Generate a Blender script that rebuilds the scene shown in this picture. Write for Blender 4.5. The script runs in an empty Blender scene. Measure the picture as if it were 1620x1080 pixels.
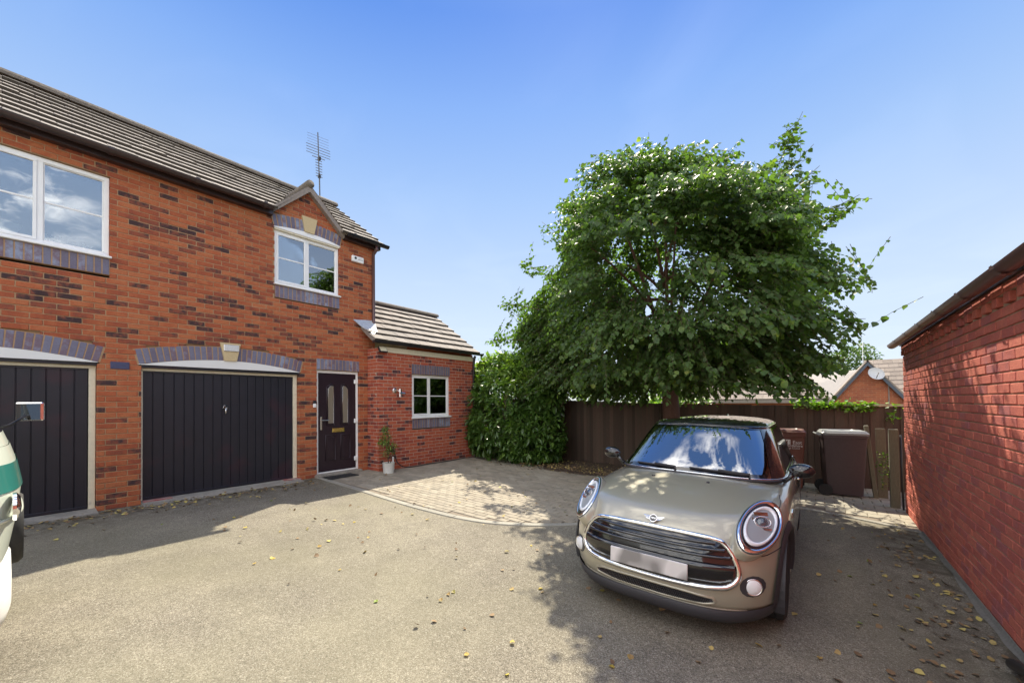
import bpy, bmesh, math, random
import numpy as np
from math import sin, cos, tan, radians, pi, sqrt, atan2, exp
from mathutils import Vector, Matrix
from mathutils.bvhtree import BVHTree
R = random.Random(7)
NR = np.random.RandomState(11)
C = bpy.context.scene.collection
SC = bpy.context.scene

# ---------------------------------------------------------------- camera
FPX, TH, PITCH, EPS, HZ, EYE = 630.0, radians(37.85), .0125, -.008, 631.0, 1.6
_f0 = np.array([-sin(TH), cos(TH), 0.]); _r0 = np.array([cos(TH), sin(TH), 0.]); _u0 = np.array([0, 0, 1.])
FWD = _f0*cos(PITCH)+_u0*sin(PITCH); _u1 = _u0*cos(PITCH)-_f0*sin(PITCH)
RGT = _r0*cos(EPS)+_u1*sin(EPS); UPV = _u1*cos(EPS)-_r0*sin(EPS)
PY = HZ+FPX*UPV[1]/FWD[1]
cam = bpy.data.cameras.new('camera'); camo = bpy.data.objects.new('camera', cam); C.objects.link(camo)
cam.sensor_width = 36; cam.lens = FPX/1620*36; cam.shift_y = (PY-540)/1620
cam.clip_start = .05; cam.clip_end = 3000
camo.matrix_world = Matrix(((RGT[0], UPV[0], -FWD[0], 0), (RGT[1], UPV[1], -FWD[1], 0), (RGT[2], UPV[2], -FWD[2], EYE), (0, 0, 0, 1)))
SC.camera = camo
def seen(p):
    d = np.array(p, float)-np.array([0, 0, EYE]); z = d@FWD
    if z < .3: return None
    x = 810+FPX*(d@RGT)/z; y = PY-FPX*(d@UPV)/z
    return x, y, z

# ---------------------------------------------------------------- world, sun, exposure
SUNV = Vector((-.40, .735, 1.0)).normalized()
SUN_EL = math.asin(SUNV.z); SUN_AZ = atan2(SUNV.x, SUNV.y)
w = bpy.data.worlds.new('World'); SC.world = w; w.use_nodes = True
nt = w.node_tree; nt.nodes.clear()
out = nt.nodes.new('ShaderNodeOutputWorld'); bg = nt.nodes.new('ShaderNodeBackground')
sky = nt.nodes.new('ShaderNodeTexSky'); sky.sky_type = 'NISHITA'; sky.sun_disc = False
sky.sun_elevation = SUN_EL; sky.sun_rotation = SUN_AZ; sky.altitude = 100
sky.air_density = 1.0; sky.dust_density = .3; sky.ozone_density = 2.0
def WN(t, **k):
    n = nt.nodes.new(t)
    for a, v in k.items(): setattr(n, a, v)
    return n
def WM(op, a, b=None, clamp=False):
    n = WN('ShaderNodeMath', operation=op, use_clamp=clamp)
    for i, v in enumerate((a, b)):
        if v is None: continue
        if isinstance(v, (int, float)): n.inputs[i].default_value = v
        else: nt.links.new(v, n.inputs[i])
    return n.outputs[0]
geo = WN('ShaderNodeNewGeometry'); sep = WN('ShaderNodeSeparateXYZ')
tc = WN('ShaderNodeTexCoord'); nt.links.new(tc.outputs['Generated'], sep.inputs[0])
zc = WM('MAXIMUM', sep.outputs[2], 0.03)
# smooth blue gradient of the clear summer sky (by elevation), tinted onto the physical sky
ramp = WN('ShaderNodeValToRGB'); nt.links.new(WM('MAXIMUM', sep.outputs[2], 0.0), ramp.inputs[0])
SKYR = [(0, (3.6, 3.9, 4.3)), (.12, (3.1, 3.6, 4.3)), (.28, (2.5, 3.15, 4.2)), (.45, (1.70, 2.55, 4.1)), (.59, (1.05, 1.95, 4.0)), (.70, (.50, 1.3, 3.65)), (1, (.60, 1.25, 2.9))]
while len(ramp.color_ramp.elements) < len(SKYR): ramp.color_ramp.elements.new(.5)
for e, (p, c) in zip(ramp.color_ramp.elements, SKYR): e.position = p; e.color = (c[0]/10, c[1]/10, c[2]/10, 1)
sc10 = WN('ShaderNodeVectorMath', operation='SCALE'); nt.links.new(ramp.outputs[0], sc10.inputs[0]); sc10.inputs['Scale'].default_value = 10
mixs = WN('ShaderNodeMix', data_type='RGBA'); mixs.inputs[0].default_value = .93
nt.links.new(sky.outputs[0], mixs.inputs[6]); nt.links.new(sc10.outputs[0], mixs.inputs[7])
# fair-weather clouds in the half of the sky behind the photographer (they show in the glass)
div = WN('ShaderNodeVectorMath', operation='DIVIDE'); cx = WN('ShaderNodeCombineXYZ')
zz = WM('ADD', zc, .12)
for i in range(3): nt.links.new(zz, cx.inputs[i])
nt.links.new(tc.outputs['Generated'], div.inputs[0]); nt.links.new(cx.outputs[0], div.inputs[1])
nz = WN('ShaderNodeTexNoise'); nz.inputs['Scale'].default_value = 4.6; nz.inputs['Detail'].default_value = 8; nz.inputs['Roughness'].default_value = .6
nt.links.new(div.outputs[0], nz.inputs['Vector'])
dotv = WN('ShaderNodeVectorMath', operation='DOT_PRODUCT'); nt.links.new(tc.outputs['Generated'], dotv.inputs[0]); dotv.inputs[1].default_value = (.15, -1, 0)
mask = WM('MULTIPLY', WM('ADD', WM('ADD', dotv.outputs['Value'], -.04), WM('MULTIPLY', WM('MULTIPLY', sep.outputs[2], sep.outputs[2]), .3)), 5.0, True)
cl = WM('MULTIPLY', WM('MULTIPLY', WM('SUBTRACT', nz.outputs[0], .45), 6.0, True), mask)
nz2 = WN('ShaderNodeTexNoise'); nz2.inputs['Scale'].default_value = 1.6; nz2.inputs['Detail'].default_value = 6; nz2.inputs['Distortion'].default_value = .8; nt.links.new(div.outputs[0], nz2.inputs['Vector'])
cl = WM('MAXIMUM', cl, WM('MULTIPLY', WM('MULTIPLY', WM('SUBTRACT', nz2.outputs[0], .50), 4.0, True), .012))
mixc = WN('ShaderNodeMix', data_type='RGBA'); nt.links.new(cl, mixc.inputs[0]); nt.links.new(mixs.outputs[2], mixc.inputs[6])
mixc.inputs[7].default_value = (18.5, 17.6, 16.3, 1)
nt.links.new(mixc.outputs[2], bg.inputs[0]); bg.inputs[1].default_value = .10
nt.links.new(bg.outputs[0], out.inputs[0])
sl = bpy.data.lights.new('sun', 'SUN'); sl.energy = 3.85; sl.angle = radians(.55); sl.color = (1, .91, .74)
so = bpy.data.objects.new('sun', sl); C.objects.link(so); so.rotation_euler = SUNV.to_track_quat('Z', 'Y').to_euler(); so.location = (-4, 8, 12)
SC.view_settings.view_transform = 'Standard'; SC.view_settings.look = 'None'; SC.view_settings.gamma = 1
SC.view_settings.use_curve_mapping = False; SC.view_settings.exposure = 1.22
SC.render.engine = 'CYCLES'
SC.cycles.max_bounces = 8; SC.cycles.transparent_max_bounces = 12

# ---------------------------------------------------------------- materials
def mk(name, base=(.5, .5, .5), rough=.6, metal=0., spec=.5, coat=0., noise=0., nscale=8., bump=0., bscale=60., base2=None, ramp=None, tint=0., stain=None, trans=0., coatr=.05, detail=5., stretch=None):
    m = bpy.data.materials.new(name); m.use_nodes = True; t = m.node_tree; n = t.nodes; L = t.links
    b = n['Principled BSDF']; b.inputs['Roughness'].default_value = rough; b.inputs['Metallic'].default_value = metal
    b.inputs['Specular IOR Level'].default_value = spec; b.inputs['Coat Weight'].default_value = coat; b.inputs['Coat Roughness'].default_value = coatr
    b.inputs['Base Color'].default_value = (*base, 1)
    g = n.new('ShaderNodeNewGeometry'); pos = g.outputs['Position']
    if stretch:
        mp = n.new('ShaderNodeMapping'); mp.inputs['Scale'].default_value = stretch; L.new(pos, mp.inputs[0]); pos = mp.outputs[0]
    col = None
    if ramp or tint:
        at = n.new('ShaderNodeAttribute'); at.attribute_name = 'tint'; fac = at.outputs['Fac']
    if ramp:
        cr = n.new('ShaderNodeValToRGB'); e = cr.color_ramp.elements
        while len(e) < len(ramp): e.new(.5)
        for x, (p, c) in zip(e, ramp): x.position = p; x.color = (*c, 1)
        nz = n.new('ShaderNodeTexNoise'); nz.inputs['Scale'].default_value = 9; nz.inputs['Detail'].default_value = 4; nz.inputs['Roughness'].default_value = .65; L.new(pos, nz.inputs[0])
        a1 = n.new('ShaderNodeMath'); a1.operation = 'MULTIPLY_ADD'; L.new(nz.outputs[0], a1.inputs[0]); a1.inputs[1].default_value = 1.0; L.new(fac, a1.inputs[2])
        a2 = n.new('ShaderNodeMath'); a2.operation = 'SUBTRACT'; L.new(a1.outputs[0], a2.inputs[0]); a2.inputs[1].default_value = .5
        L.new(a2.outputs[0], cr.inputs[0]); col = cr.outputs[0]
    if col is None:
        rg = n.new('ShaderNodeRGB'); rg.outputs[0].default_value = (*base, 1); col = rg.outputs[0]
        if base2:
            nz = n.new('ShaderNodeTexNoise'); nz.inputs['Scale'].default_value = nscale; nz.inputs['Detail'].default_value = detail; nz.inputs['Roughness'].default_value = .65; L.new(pos, nz.inputs[0])
            mr = n.new('ShaderNodeMapRange'); mr.inputs[1].default_value = .35; mr.inputs[2].default_value = .65; L.new(nz.outputs[0], mr.inputs[0])
            mx = n.new('ShaderNodeMix'); mx.data_type = 'RGBA'; L.new(mr.outputs[0], mx.inputs[0]); L.new(col, mx.inputs[6]); mx.inputs[7].default_value = (*base2, 1); col = mx.outputs[2]
    if tint:
        mm = n.new('ShaderNodeMath'); mm.operation = 'MULTIPLY_ADD'; L.new(fac, mm.inputs[0]); mm.inputs[1].default_value = 2*tint; mm.inputs[2].default_value = 1-tint
        vs = n.new('ShaderNodeVectorMath'); vs.operation = 'SCALE'; L.new(col, vs.inputs[0]); L.new(mm.outputs[0], vs.inputs['Scale']); col = vs.outputs[0]
    if noise:
        nz = n.new('ShaderNodeTexNoise'); nz.inputs['Scale'].default_value = bscale; nz.inputs['Detail'].default_value = 6; nz.inputs['Roughness'].default_value = .7; L.new(pos, nz.inputs[0])
        mr = n.new('ShaderNodeMapRange'); mr.inputs[1].default_value = .25; mr.inputs[2].default_value = .75; mr.inputs[3].default_value = 1-noise; mr.inputs[4].default_value = 1+noise; L.new(nz.outputs[0], mr.inputs[0])
        vs = n.new('ShaderNodeVectorMath'); vs.operation = 'SCALE'; L.new(col, vs.inputs[0]); L.new(mr.outputs[0], vs.inputs['Scale']); col = vs.outputs[0]
    if stain:
        sc_, c_, th, amt = stain
        nz = n.new('ShaderNodeTexNoise'); nz.inputs['Scale'].default_value = sc_; nz.inputs['Detail'].default_value = 6; L.new(pos, nz.inputs[0])
        mr = n.new('ShaderNodeMapRange'); mr.inputs[1].default_value = th; mr.inputs[2].default_value = th+.12; mr.inputs[4].default_value = amt; L.new(nz.outputs[0], mr.inputs[0])
        mx = n.new('ShaderNodeMix'); mx.data_type = 'RGBA'; L.new(mr.outputs[0], mx.inputs[0]); L.new(col, mx.inputs[6]); mx.inputs[7].default_value = (*c_, 1); col = mx.outputs[2]
    L.new(col, b.inputs['Base Color'])
    if bump:
        nz = n.new('ShaderNodeTexNoise'); nz.inputs['Scale'].default_value = bscale; nz.inputs['Detail'].default_value = 4; L.new(pos, nz.inputs[0])
        bp = n.new('ShaderNodeBump'); bp.inputs['Strength'].default_value = bump; bp.inputs['Distance'].default_value = .01; L.new(nz.outputs[0], bp.inputs['Height']); L.new(bp.outputs[0], b.inputs['Normal'])
    if trans:
        tr = n.new('ShaderNodeBsdfTranslucent'); ms = n.new('ShaderNodeMixShader'); ms.inputs[0].default_value = trans
        vs = n.new('ShaderNodeVectorMath'); vs.operation = 'MULTIPLY'; L.new(col, vs.inputs[0]); vs.inputs[1].default_value = (1.8, 2.1, .6); L.new(vs.outputs[0], tr.inputs[0])
        L.new(b.outputs[0], ms.inputs[1]); L.new(tr.outputs[0], ms.inputs[2]); L.new(ms.outputs[0], n['Material Output'].inputs[0])
    return m
def glass(name, refl=.4, tint=(.75, .8, .8), rough=.005):
    m = bpy.data.materials.new(name); m.use_nodes = True; t = m.node_tree; n = t.nodes; L = t.links
    n.remove(n['Principled BSDF']); a = n.new('ShaderNodeBsdfTransparent'); a.inputs[0].default_value = (*tint, 1)
    g = n.new('ShaderNodeBsdfGlossy'); g.inputs['Roughness'].default_value = rough; g.inputs[0].default_value = (.95, .97, 1, 1)
    lw = n.new('ShaderNodeLayerWeight'); lw.inputs[0].default_value = .5
    mr = n.new('ShaderNodeMapRange'); mr.inputs[3].default_value = refl; mr.inputs[4].default_value = 1; L.new(lw.outputs['Fresnel'], mr.inputs[0])
    nz = n.new('ShaderNodeTexNoise'); nz.inputs['Scale'].default_value = 1.3; bp = n.new('ShaderNodeBump'); bp.inputs['Strength'].default_value = .15; bp.inputs['Distance'].default_value = .02
    gm = n.new('ShaderNodeNewGeometry'); L.new(gm.outputs['Position'], nz.inputs[0]); L.new(nz.outputs[0], bp.inputs['Height']); L.new(bp.outputs[0], g.inputs['Normal'])
    x = n.new('ShaderNodeMixShader'); L.new(mr.outputs[0], x.inputs[0]); L.new(a.outputs[0], x.inputs[1]); L.new(g.outputs[0], x.inputs[2]); L.new(x.outputs[0], n['Material Output'].inputs[0])
    return m
M = {}
M['brick'] = mk('red_orange_brick', rough=.85, spec=.25, ramp=[(0, (.40, .11, .048)), (.25, (.44, .15, .065)), (.5, (.37, .10, .045)), (.72, (.29, .078, .042)), (.85, (.21, .07, .045)), (.93, (.11, .05, .042)), (1, (.06, .035, .036))], noise=.28, bscale=120, bump=.5)
M['brick_ext'] = mk('red_multi_brick', rough=.85, spec=.25, ramp=[(0, (.42, .10, .055)), (.3, (.46, .125, .065)), (.6, (.38, .085, .05)), (.82, (.30, .07, .05)), (.92, (.14, .055, .05)), (1, (.08, .04, .045))], noise=.25, bscale=120, bump=.4)
M['brick_gar'] = mk('pinkish_red_brick', rough=.85, spec=.25, ramp=[(0, (.46, .12, .085)), (.35, (.52, .155, .105)), (.65, (.44, .115, .085)), (.88, (.40, .115, .095)), (1, (.36, .12, .115))], noise=.28, bscale=110, bump=.5)
M['brick_far'] = mk('far_orange_brick', rough=.9, ramp=[(0, (.42, .13, .06)), (1, (.30, .09, .05))], noise=.2)
M['blue'] = mk('blue_engineering_brick', rough=.55, spec=.5, ramp=[(0, (.13, .11, .16)), (.5, (.17, .17, .24)), (.75, (.16, .10, .13)), (1, (.24, .27, .37))], noise=.2, bscale=70, bump=.2)
M['mortar'] = mk('buff_mortar', (.38, .24, .135), .95, noise=.25, bscale=90, bump=.3)
M['mortar_pale'] = mk('pale_mortar', (.50, .37, .29), .95, noise=.2, bscale=90, bump=.3)
M['mortar_dark'] = mk('recessed_grey_mortar', (.36, .24, .15), .95, noise=.25, bscale=90, bump=.3)
M['upvc'] = mk('white_upvc', (.86, .86, .85), .3, spec=.5, noise=.04, bscale=6)
M['cream'] = mk('cream_painted_frame', (.72, .66, .50), .45, noise=.10, bscale=20, stain=(7, (.35, .27, .2), .66, .6))
M['stone'] = mk('buff_cast_stone', (.56, .44, .25), .8, noise=.12, bscale=40, bump=.2)
M['steel_dark'] = mk('dark_plum_garage_steel', (.013, .013, .021), .42, spec=.5, noise=.2, bscale=5, stain=(2.2, (.045, .014, .024), .56, .5))
M['door'] = mk('dark_plum_door', (.022, .011, .018), .35, noise=.12, bscale=10)
M['blackpl'] = mk('black_plastic', (.022, .022, .026), .35, noise=.1)
M['darkgutter'] = mk('dark_brown_gutter', (.035, .022, .022), .3)
M['edge_shade'] = mk('shaded_tile_edge', (.075, .062, .048), .95, noise=.3, bscale=30)  # shade on the front edges of the tile courses, put into the colour
M['brownpl'] = mk('brown_gutter_plastic', (.10, .05, .05), .28, noise=.1, bscale=10)
M['tile'] = mk('grey_brown_concrete_tile', (.36, .315, .275), .85, base2=(.25, .22, .19), nscale=3, tint=.16, noise=.25, bscale=60, bump=.5, stain=(9, (.10, .075, .05), .62, .85))
M['tile_ext'] = mk('brown_grey_concrete_tile', (.25, .215, .185), .85, base2=(.20, .175, .155), nscale=3, tint=.16, noise=.25, bscale=60, bump=.5, stain=(9, (.10, .075, .05), .62, .7))
M['tile_far'] = mk('brown_concrete_tile', (.27, .22, .18), .9, tint=.15, noise=.2, bscale=20)
M['ridge'] = mk('mossy_ridge_tile', (.16, .135, .11), .9, noise=.35, bscale=25, bump=.4)
M['barge'] = mk('weathered_verge', (.26, .22, .19), .8, noise=.2, bscale=25)
M['lead'] = mk('lead_flashing', (.50, .52, .54), .4, metal=.3, noise=.25, bscale=25)
M['brass'] = mk('brass', (.75, .55, .18), .25, metal=1)
M['chrome'] = mk('chrome', (.86, .87, .88), .06, metal=1)
M['aerial'] = mk('weathered_aerial_metal', (.10, .10, .11), .5)
M['satin'] = mk('satin_nickel', (.7, .68, .66), .25, metal=1)
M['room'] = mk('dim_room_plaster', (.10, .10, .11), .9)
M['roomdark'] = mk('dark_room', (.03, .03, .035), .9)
M['pane'] = glass('window_glass', .27)
M['pane_dim'] = glass('window_glass_dim', .10)
M['concrete'] = mk('concrete', (.34, .31, .26), .9, base2=(.22, .20, .17), nscale=5, noise=.2, bscale=60, bump=.4)
M['redpaint'] = mk('worn_red_paint', (.34, .08, .08), .8, base2=(.36, .31, .26), nscale=9, noise=.2)
M['tarmac'] = None
M['paver'] = mk('buff_block_paver', (.31, .275, .215), .85, base2=(.285, .245, .185), nscale=1.2, tint=.17, noise=.22, bscale=140, bump=.4, stain=(1.5, (.24, .2, .17), .62, .4))
M['flag'] = mk('pale_square_paver', (.33, .30, .235), .85, tint=.14, noise=.2, bscale=120, bump=.4)
M['sand'] = mk('jointing_sand', (.20, .165, .125), .95, noise=.3, bscale=120)
M['edging'] = mk('grey_edging_stone', (.30, .285, .24), .85, tint=.1, noise=.25, bscale=100, bump=.3)
M['soil'] = mk('leafy_soil', (.12, .08, .055), .95, base2=(.07, .05, .035), nscale=14, noise=.4, bscale=90, bump=.8)
M['fence'] = mk('dark_stained_timber', (.085, .050, .036), .85, base2=(.070, .052, .036), nscale=3, tint=.30, noise=.28, bscale=30, bump=.3, stretch=(6, 6, .6))
M['fence_grey'] = mk('greenish_weathered_timber', (.15, .14, .095), .85, noise=.3, bscale=30, bump=.3, stretch=(6, 6, .6))
M['timber_pale'] = mk('pale_capping_timber', (.42, .36, .26), .8, noise=.25, bscale=30)
M['bark'] = mk('red_brown_bark', (.155, .085, .062), .95, noise=.4, bscale=26, bump=1., stretch=(3, 3, .7))
M['twig'] = mk('twig', (.10, .07, .045), .9)
M['leaf'] = mk('lime_tree_leaf', rough=.5, spec=.32, ramp=[(0, (.06, .085, .035)), (.3, (.065, .115, .036)), (.55, (.09, .155, .045)), (.8, (.14, .205, .05)), (1, (.26, .28, .06))], noise=.15, bscale=30, trans=.42)
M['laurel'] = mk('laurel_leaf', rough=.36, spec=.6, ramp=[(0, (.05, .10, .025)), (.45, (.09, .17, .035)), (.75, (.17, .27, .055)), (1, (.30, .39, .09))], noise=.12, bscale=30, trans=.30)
M['farleaf'] = mk('far_tree_leaf', rough=.6, ramp=[(0, (.055, .10, .035)), (1, (.11, .17, .05))], trans=.3)
M['ivy'] = mk('ivy_leaf', rough=.45, ramp=[(0, (.10, .20, .03)), (1, (.22, .34, .05))], trans=.4)
M['fallen'] = mk('fallen_yellow_leaf', rough=.6, ramp=[(0, (.52, .42, .07)), (.4, (.44, .30, .06)), (.7, (.30, .19, .07)), (1, (.22, .30, .05))], trans=.2)
M['binbrown'] = mk('brown_bin_plastic', (.155, .058, .042), .45, noise=.12, bscale=30, stain=(5, (.20, .10, .08), .58, .5))
M['bindark'] = mk('dark_brown_bin_plastic', (.075, .052, .055), .5, noise=.12, bscale=30)
M['binlid'] = mk('grey_bin_lid', (.28, .29, .29), .4, noise=.1, bscale=20)
M['white'] = mk('white_paint', (.75, .75, .73), .5)
M['potw'] = mk('white_glazed_pot', (.70, .70, .66), .4, noise=.1, bscale=20, stain=(10, (.3, .28, .22), .66, .5))
M['rubber'] = mk('tyre_rubber', (.022, .022, .022), .75, noise=.2, bscale=60)
M['plum'] = mk('navy_sign', (.05, .055, .12), .5, noise=.2, bscale=20)

def tarmac():
    m = bpy.data.materials.new('buff_tarmac'); m.use_nodes = True; t = m.node_tree; n = t.nodes; L = t.links; b = n['Principled BSDF']
    b.inputs['Roughness'].default_value = .9; b.inputs['Specular IOR Level'].default_value = .25
    g = n.new('ShaderNodeNewGeometry'); P = g.outputs['Position']
    v = n.new('ShaderNodeTexVoronoi'); v.inputs['Scale'].default_value = 190; L.new(P, v.inputs[0])
    sp = n.new('ShaderNodeSeparateColor'); L.new(v.outputs['Color'], sp.inputs[0])
    cr = n.new('ShaderNodeValToRGB'); L.new(sp.outputs[0], cr.inputs[0]); e = cr.color_ramp.elements
    cs = [(0, (.085, .074, .058)), (.25, (.16, .142, .11)), (.6, (.218, .195, .15)), (.88, (.28, .253, .197)), (1, (.40, .375, .31))]
    while len(e) < len(cs): e.new(.5)
    for x, (p, c) in zip(e, cs): x.position = p; x.color = (*c, 1)
    def noise(s, lo, hi, a, bb, d=6):
        z = n.new('ShaderNodeTexNoise'); z.inputs['Scale'].default_value = s; z.inputs['Detail'].default_value = d; z.inputs['Roughness'].default_value = .65; L.new(P, z.inputs[0])
        r = n.new('ShaderNodeMapRange'); r.inputs[1].default_value = lo; r.inputs[2].default_value = hi; r.inputs[3].default_value = a; r.inputs[4].default_value = bb; L.new(z.outputs[0], r.inputs[0]); return r.outputs[0]
    col = cr.outputs[0]
    for s, lo, hi, a, bb in ((.55, .35, .65, .84, 1.12), (3.1, .3, .7, .86, 1.10), (28, .3, .7, .80, 1.2)):
        vs = n.new('ShaderNodeVectorMath'); vs.operation = 'SCALE'; L.new(col, vs.inputs[0]); L.new(noise(s, lo, hi, a, bb), vs.inputs['Scale']); col = vs.outputs[0]
    # oil drips and older darker patches
    mo_ = n.new('ShaderNodeMix'); mo_.data_type = 'RGBA'; L.new(noise(1.9, .64, .74, 0, .42, 5), mo_.inputs[0]); L.new(col, mo_.inputs[6]); mo_.inputs[7].default_value = (.12, .10, .075, 1); col = mo_.outputs[2]
    mo_ = n.new('ShaderNodeMix'); mo_.data_type = 'RGBA'; L.new(noise(.38, .42, .62, 0, .35, 3), mo_.inputs[0]); L.new(col, mo_.inputs[6]); mo_.inputs[7].default_value = (.23, .215, .14, 1); col = mo_.outputs[2]
    # moss and dirt against the walls: a band near the house front and near the garage wall
    sx = n.new('ShaderNodeSeparateXYZ'); L.new(P, sx.inputs[0])
    def band(lo, hi):
        r = n.new('ShaderNodeMapRange'); r.inputs[1].default_value = lo; r.inputs[2].default_value = hi; L.new(sx.outputs[0], r.inputs[0]); return r.outputs[0]
    mxm = n.new('ShaderNodeMath'); mxm.operation = 'MAXIMUM'; L.new(band(-6.7, -7.7), mxm.inputs[0]); L.new(band(.15, 1.0), mxm.inputs[1])
    dirt = n.new('ShaderNodeMath'); dirt.operation = 'MULTIPLY'; L.new(mxm.outputs[0], dirt.inputs[0]); L.new(noise(7, .42, .58, 0, .85, 8), dirt.inputs[1])
    mx = n.new('ShaderNodeMix'); mx.data_type = 'RGBA'; L.new(dirt.outputs[0], mx.inputs[0]); L.new(col, mx.inputs[6]); mx.inputs[7].default_value = (.075, .06, .04, 1); col = mx.outputs[2]
    L.new(col, b.inputs['Base Color'])
    bp = n.new('ShaderNodeBump'); bp.inputs['Strength'].default_value = .5; bp.inputs['Distance'].default_value = .004; L.new(v.outputs['Distance'], bp.inputs['Height']); bp.invert = True
    L.new(bp.outputs[0], b.inputs['Normal'])
    return m
M['tarmac'] = tarmac()

# ---------------------------------------------------------------- helpers
def gz(x, y):
    x = min(max(x, -12), 4); y = min(max(y, -8), 12)
    return -.03-.0233*x-.004*y
class MB:
    def __init__(s): s.v = []; s.f = []; s.t = []; s.mi = []; s.cm = 0
    def add(s, vs, fs, tint=.5):
        o = len(s.v); s.v += [tuple(p) for p in vs]
        for f in fs: s.f.append(tuple(i+o for i in f)); s.t.append(tint); s.mi.append(s.cm)
    def box(s, x0, x1, y0, y1, z0, z1, Mx=None, tint=.5, ch=0):
        if ch:
            return s.chbox(x0, x1, y0, y1, z0, z1, ch, Mx, tint)
        vs = [(x, y, z) for z in (z0, z1) for y in (y0, y1) for x in (x0, x1)]
        if Mx is not None: vs = [tuple(Mx @ Vector(p)) for p in vs]
        s.add(vs, [(0, 2, 3, 1), (4, 5, 7, 6), (0, 1, 5, 4), (2, 6, 7, 3), (0, 4, 6, 2), (1, 3, 7, 5)], tint)
    def chbox(s, x0, x1, y0, y1, z0, z1, c, Mx=None, tint=.5):
        # box with bevelled edges: each corner split in three
        X, Y, Z = (x0, x1), (y0, y1), (z0, z1); c = min(c, (x1-x0)/3, (y1-y0)/3, (z1-z0)/3)
        vs = []; idx = {}
        for i in (0, 1):
            for j in (0, 1):
                for k in (0, 1):
                    sx, sy, sz = (1, -1)[i], (1, -1)[j], (1, -1)[k]
                    for a in range(3):
                        p = [X[i]+sx*c, Y[j]+sy*c, Z[k]+sz*c]; p[a] = (X[i], Y[j], Z[k])[a]
                        idx[i, j, k, a] = len(vs); vs.append(p)
        if Mx is not None: vs = [tuple(Mx @ Vector(p)) for p in vs]
        F = []
        for a in range(3):
            for e in (0, 1):
                q = []
                for (u, v) in ((0, 0), (1, 0), (1, 1), (0, 1)):
                    k = [0, 0, 0]; k[a] = e; k[(a+1) % 3] = u; k[(a+2) % 3] = v; q.append(idx[(*k, a)])
                F.append(q if e else q[::-1])
        for a in range(3):
            b, d = (a+1) % 3, (a+2) % 3
            for u in (0, 1):
                for v in (0, 1):
                    k0 = [0, 0, 0]; k1 = [0, 0, 0]; k0[b] = k1[b] = u; k0[d] = k1[d] = v; k1[a] = 1
                    q = [idx[(*k0, b)], idx[(*k1, b)], idx[(*k1, d)], idx[(*k0, d)]]
                    F.append(q if (u == v) == True else q[::-1])
        for i in (0, 1):
            for j in (0, 1):
                for k in (0, 1):
                    q = [idx[i, j, k, 0], idx[i, j, k, 1], idx[i, j, k, 2]]
                    F.append(q if (i+j+k) % 2 else q[::-1])
        s.add(vs, F, tint)
    def tube(s, pts, r, n=8, cap=True, tint=.5, flat=None):
        pts = [Vector(p) for p in pts]; k = len(pts); rs = r if hasattr(r, '__len__') else [r]*k
        rings = []; prev = None
        for i, p in enumerate(pts):
            d = (pts[min(i+1, k-1)]-pts[max(i-1, 0)]).normalized()
            if prev is None:
                a = Vector((0, 0, 1)) if abs(d.z) < .9 else Vector((1, 0, 0))
                u = d.cross(a).normalized()
            else: u = (prev-d*prev.dot(d)).normalized()
            prev = u; v = d.cross(u)
            rings.append([p+(u*cos(2*pi*j/n)+v*sin(2*pi*j/n))*rs[i] for j in range(n)])
        vs = [q for rr in rings for q in rr]
        fs = [(i*n+j, i*n+(j+1) % n, (i+1)*n+(j+1) % n, (i+1)*n+j) for i in range(k-1) for j in range(n)]
        if cap: fs += [tuple(range(n-1, -1, -1)), tuple(range((k-1)*n, k*n))]
        s.add(vs, fs, tint)
    def loop(s, pts, r, n=8, tint=.5):
        pts = [Vector(p) for p in pts]; k = len(pts); vs = []
        ctr = sum(pts, Vector())/k
        for i, p in enumerate(pts):
            d = (pts[(i+1) % k]-pts[i-1]).normalized(); u = (p-ctr); u = (u-d*u.dot(d)).normalized(); v = d.cross(u)
            vs += [p+(u*cos(2*pi*j/n)+v*sin(2*pi*j/n))*r for j in range(n)]
        s.add(vs, [(i*n+j, i*n+(j+1) % n, ((i+1) % k)*n+(j+1) % n, ((i+1) % k)*n+j) for i in range(k) for j in range(n)], tint)
    def lathe(s, prof, ctr=(0, 0, 0), n=20, Mx=None, tint=.5):
        vs = [(ctr[0]+r*cos(2*pi*j/n), ctr[1]+r*sin(2*pi*j/n), ctr[2]+z) for r, z in prof for j in range(n)]
        if Mx is not None: vs = [tuple(Mx @ Vector(p)) for p in vs]
        k = len(prof)
        fs = [(i*n+j, i*n+(j+1) % n, (i+1)*n+(j+1) % n, (i+1)*n+j) for i in range(k-1) for j in range(n)]
        fs += [tuple(range(n-1, -1, -1)), tuple(range((k-1)*n, k*n))]
        s.add(vs, fs, tint)
    def prism(s, poly, d0, d1, fn, tint=.5):
        # poly 2D; fn(u,v,d)->3D
        k = len(poly); vs = [fn(u, v, d0) for u, v in poly]+[fn(u, v, d1) for u, v in poly]
        s.add(vs, [tuple(range(k-1, -1, -1)), tuple(range(k, 2*k))]+[(i, (i+1) % k, k+(i+1) % k, k+i) for i in range(k)], tint)
    def grid(s, rows, closed=False, tint=.5):
        nr, nc = len(rows), len(rows[0]); vs = [p for r in rows for p in r]
        s.add(vs, [(i*nc+j, i*nc+(j+1) % nc, (i+1)*nc+(j+1) % nc, (i+1)*nc+j) for i in range(nr-1) for j in range(nc if closed else nc-1)], tint)
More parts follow.
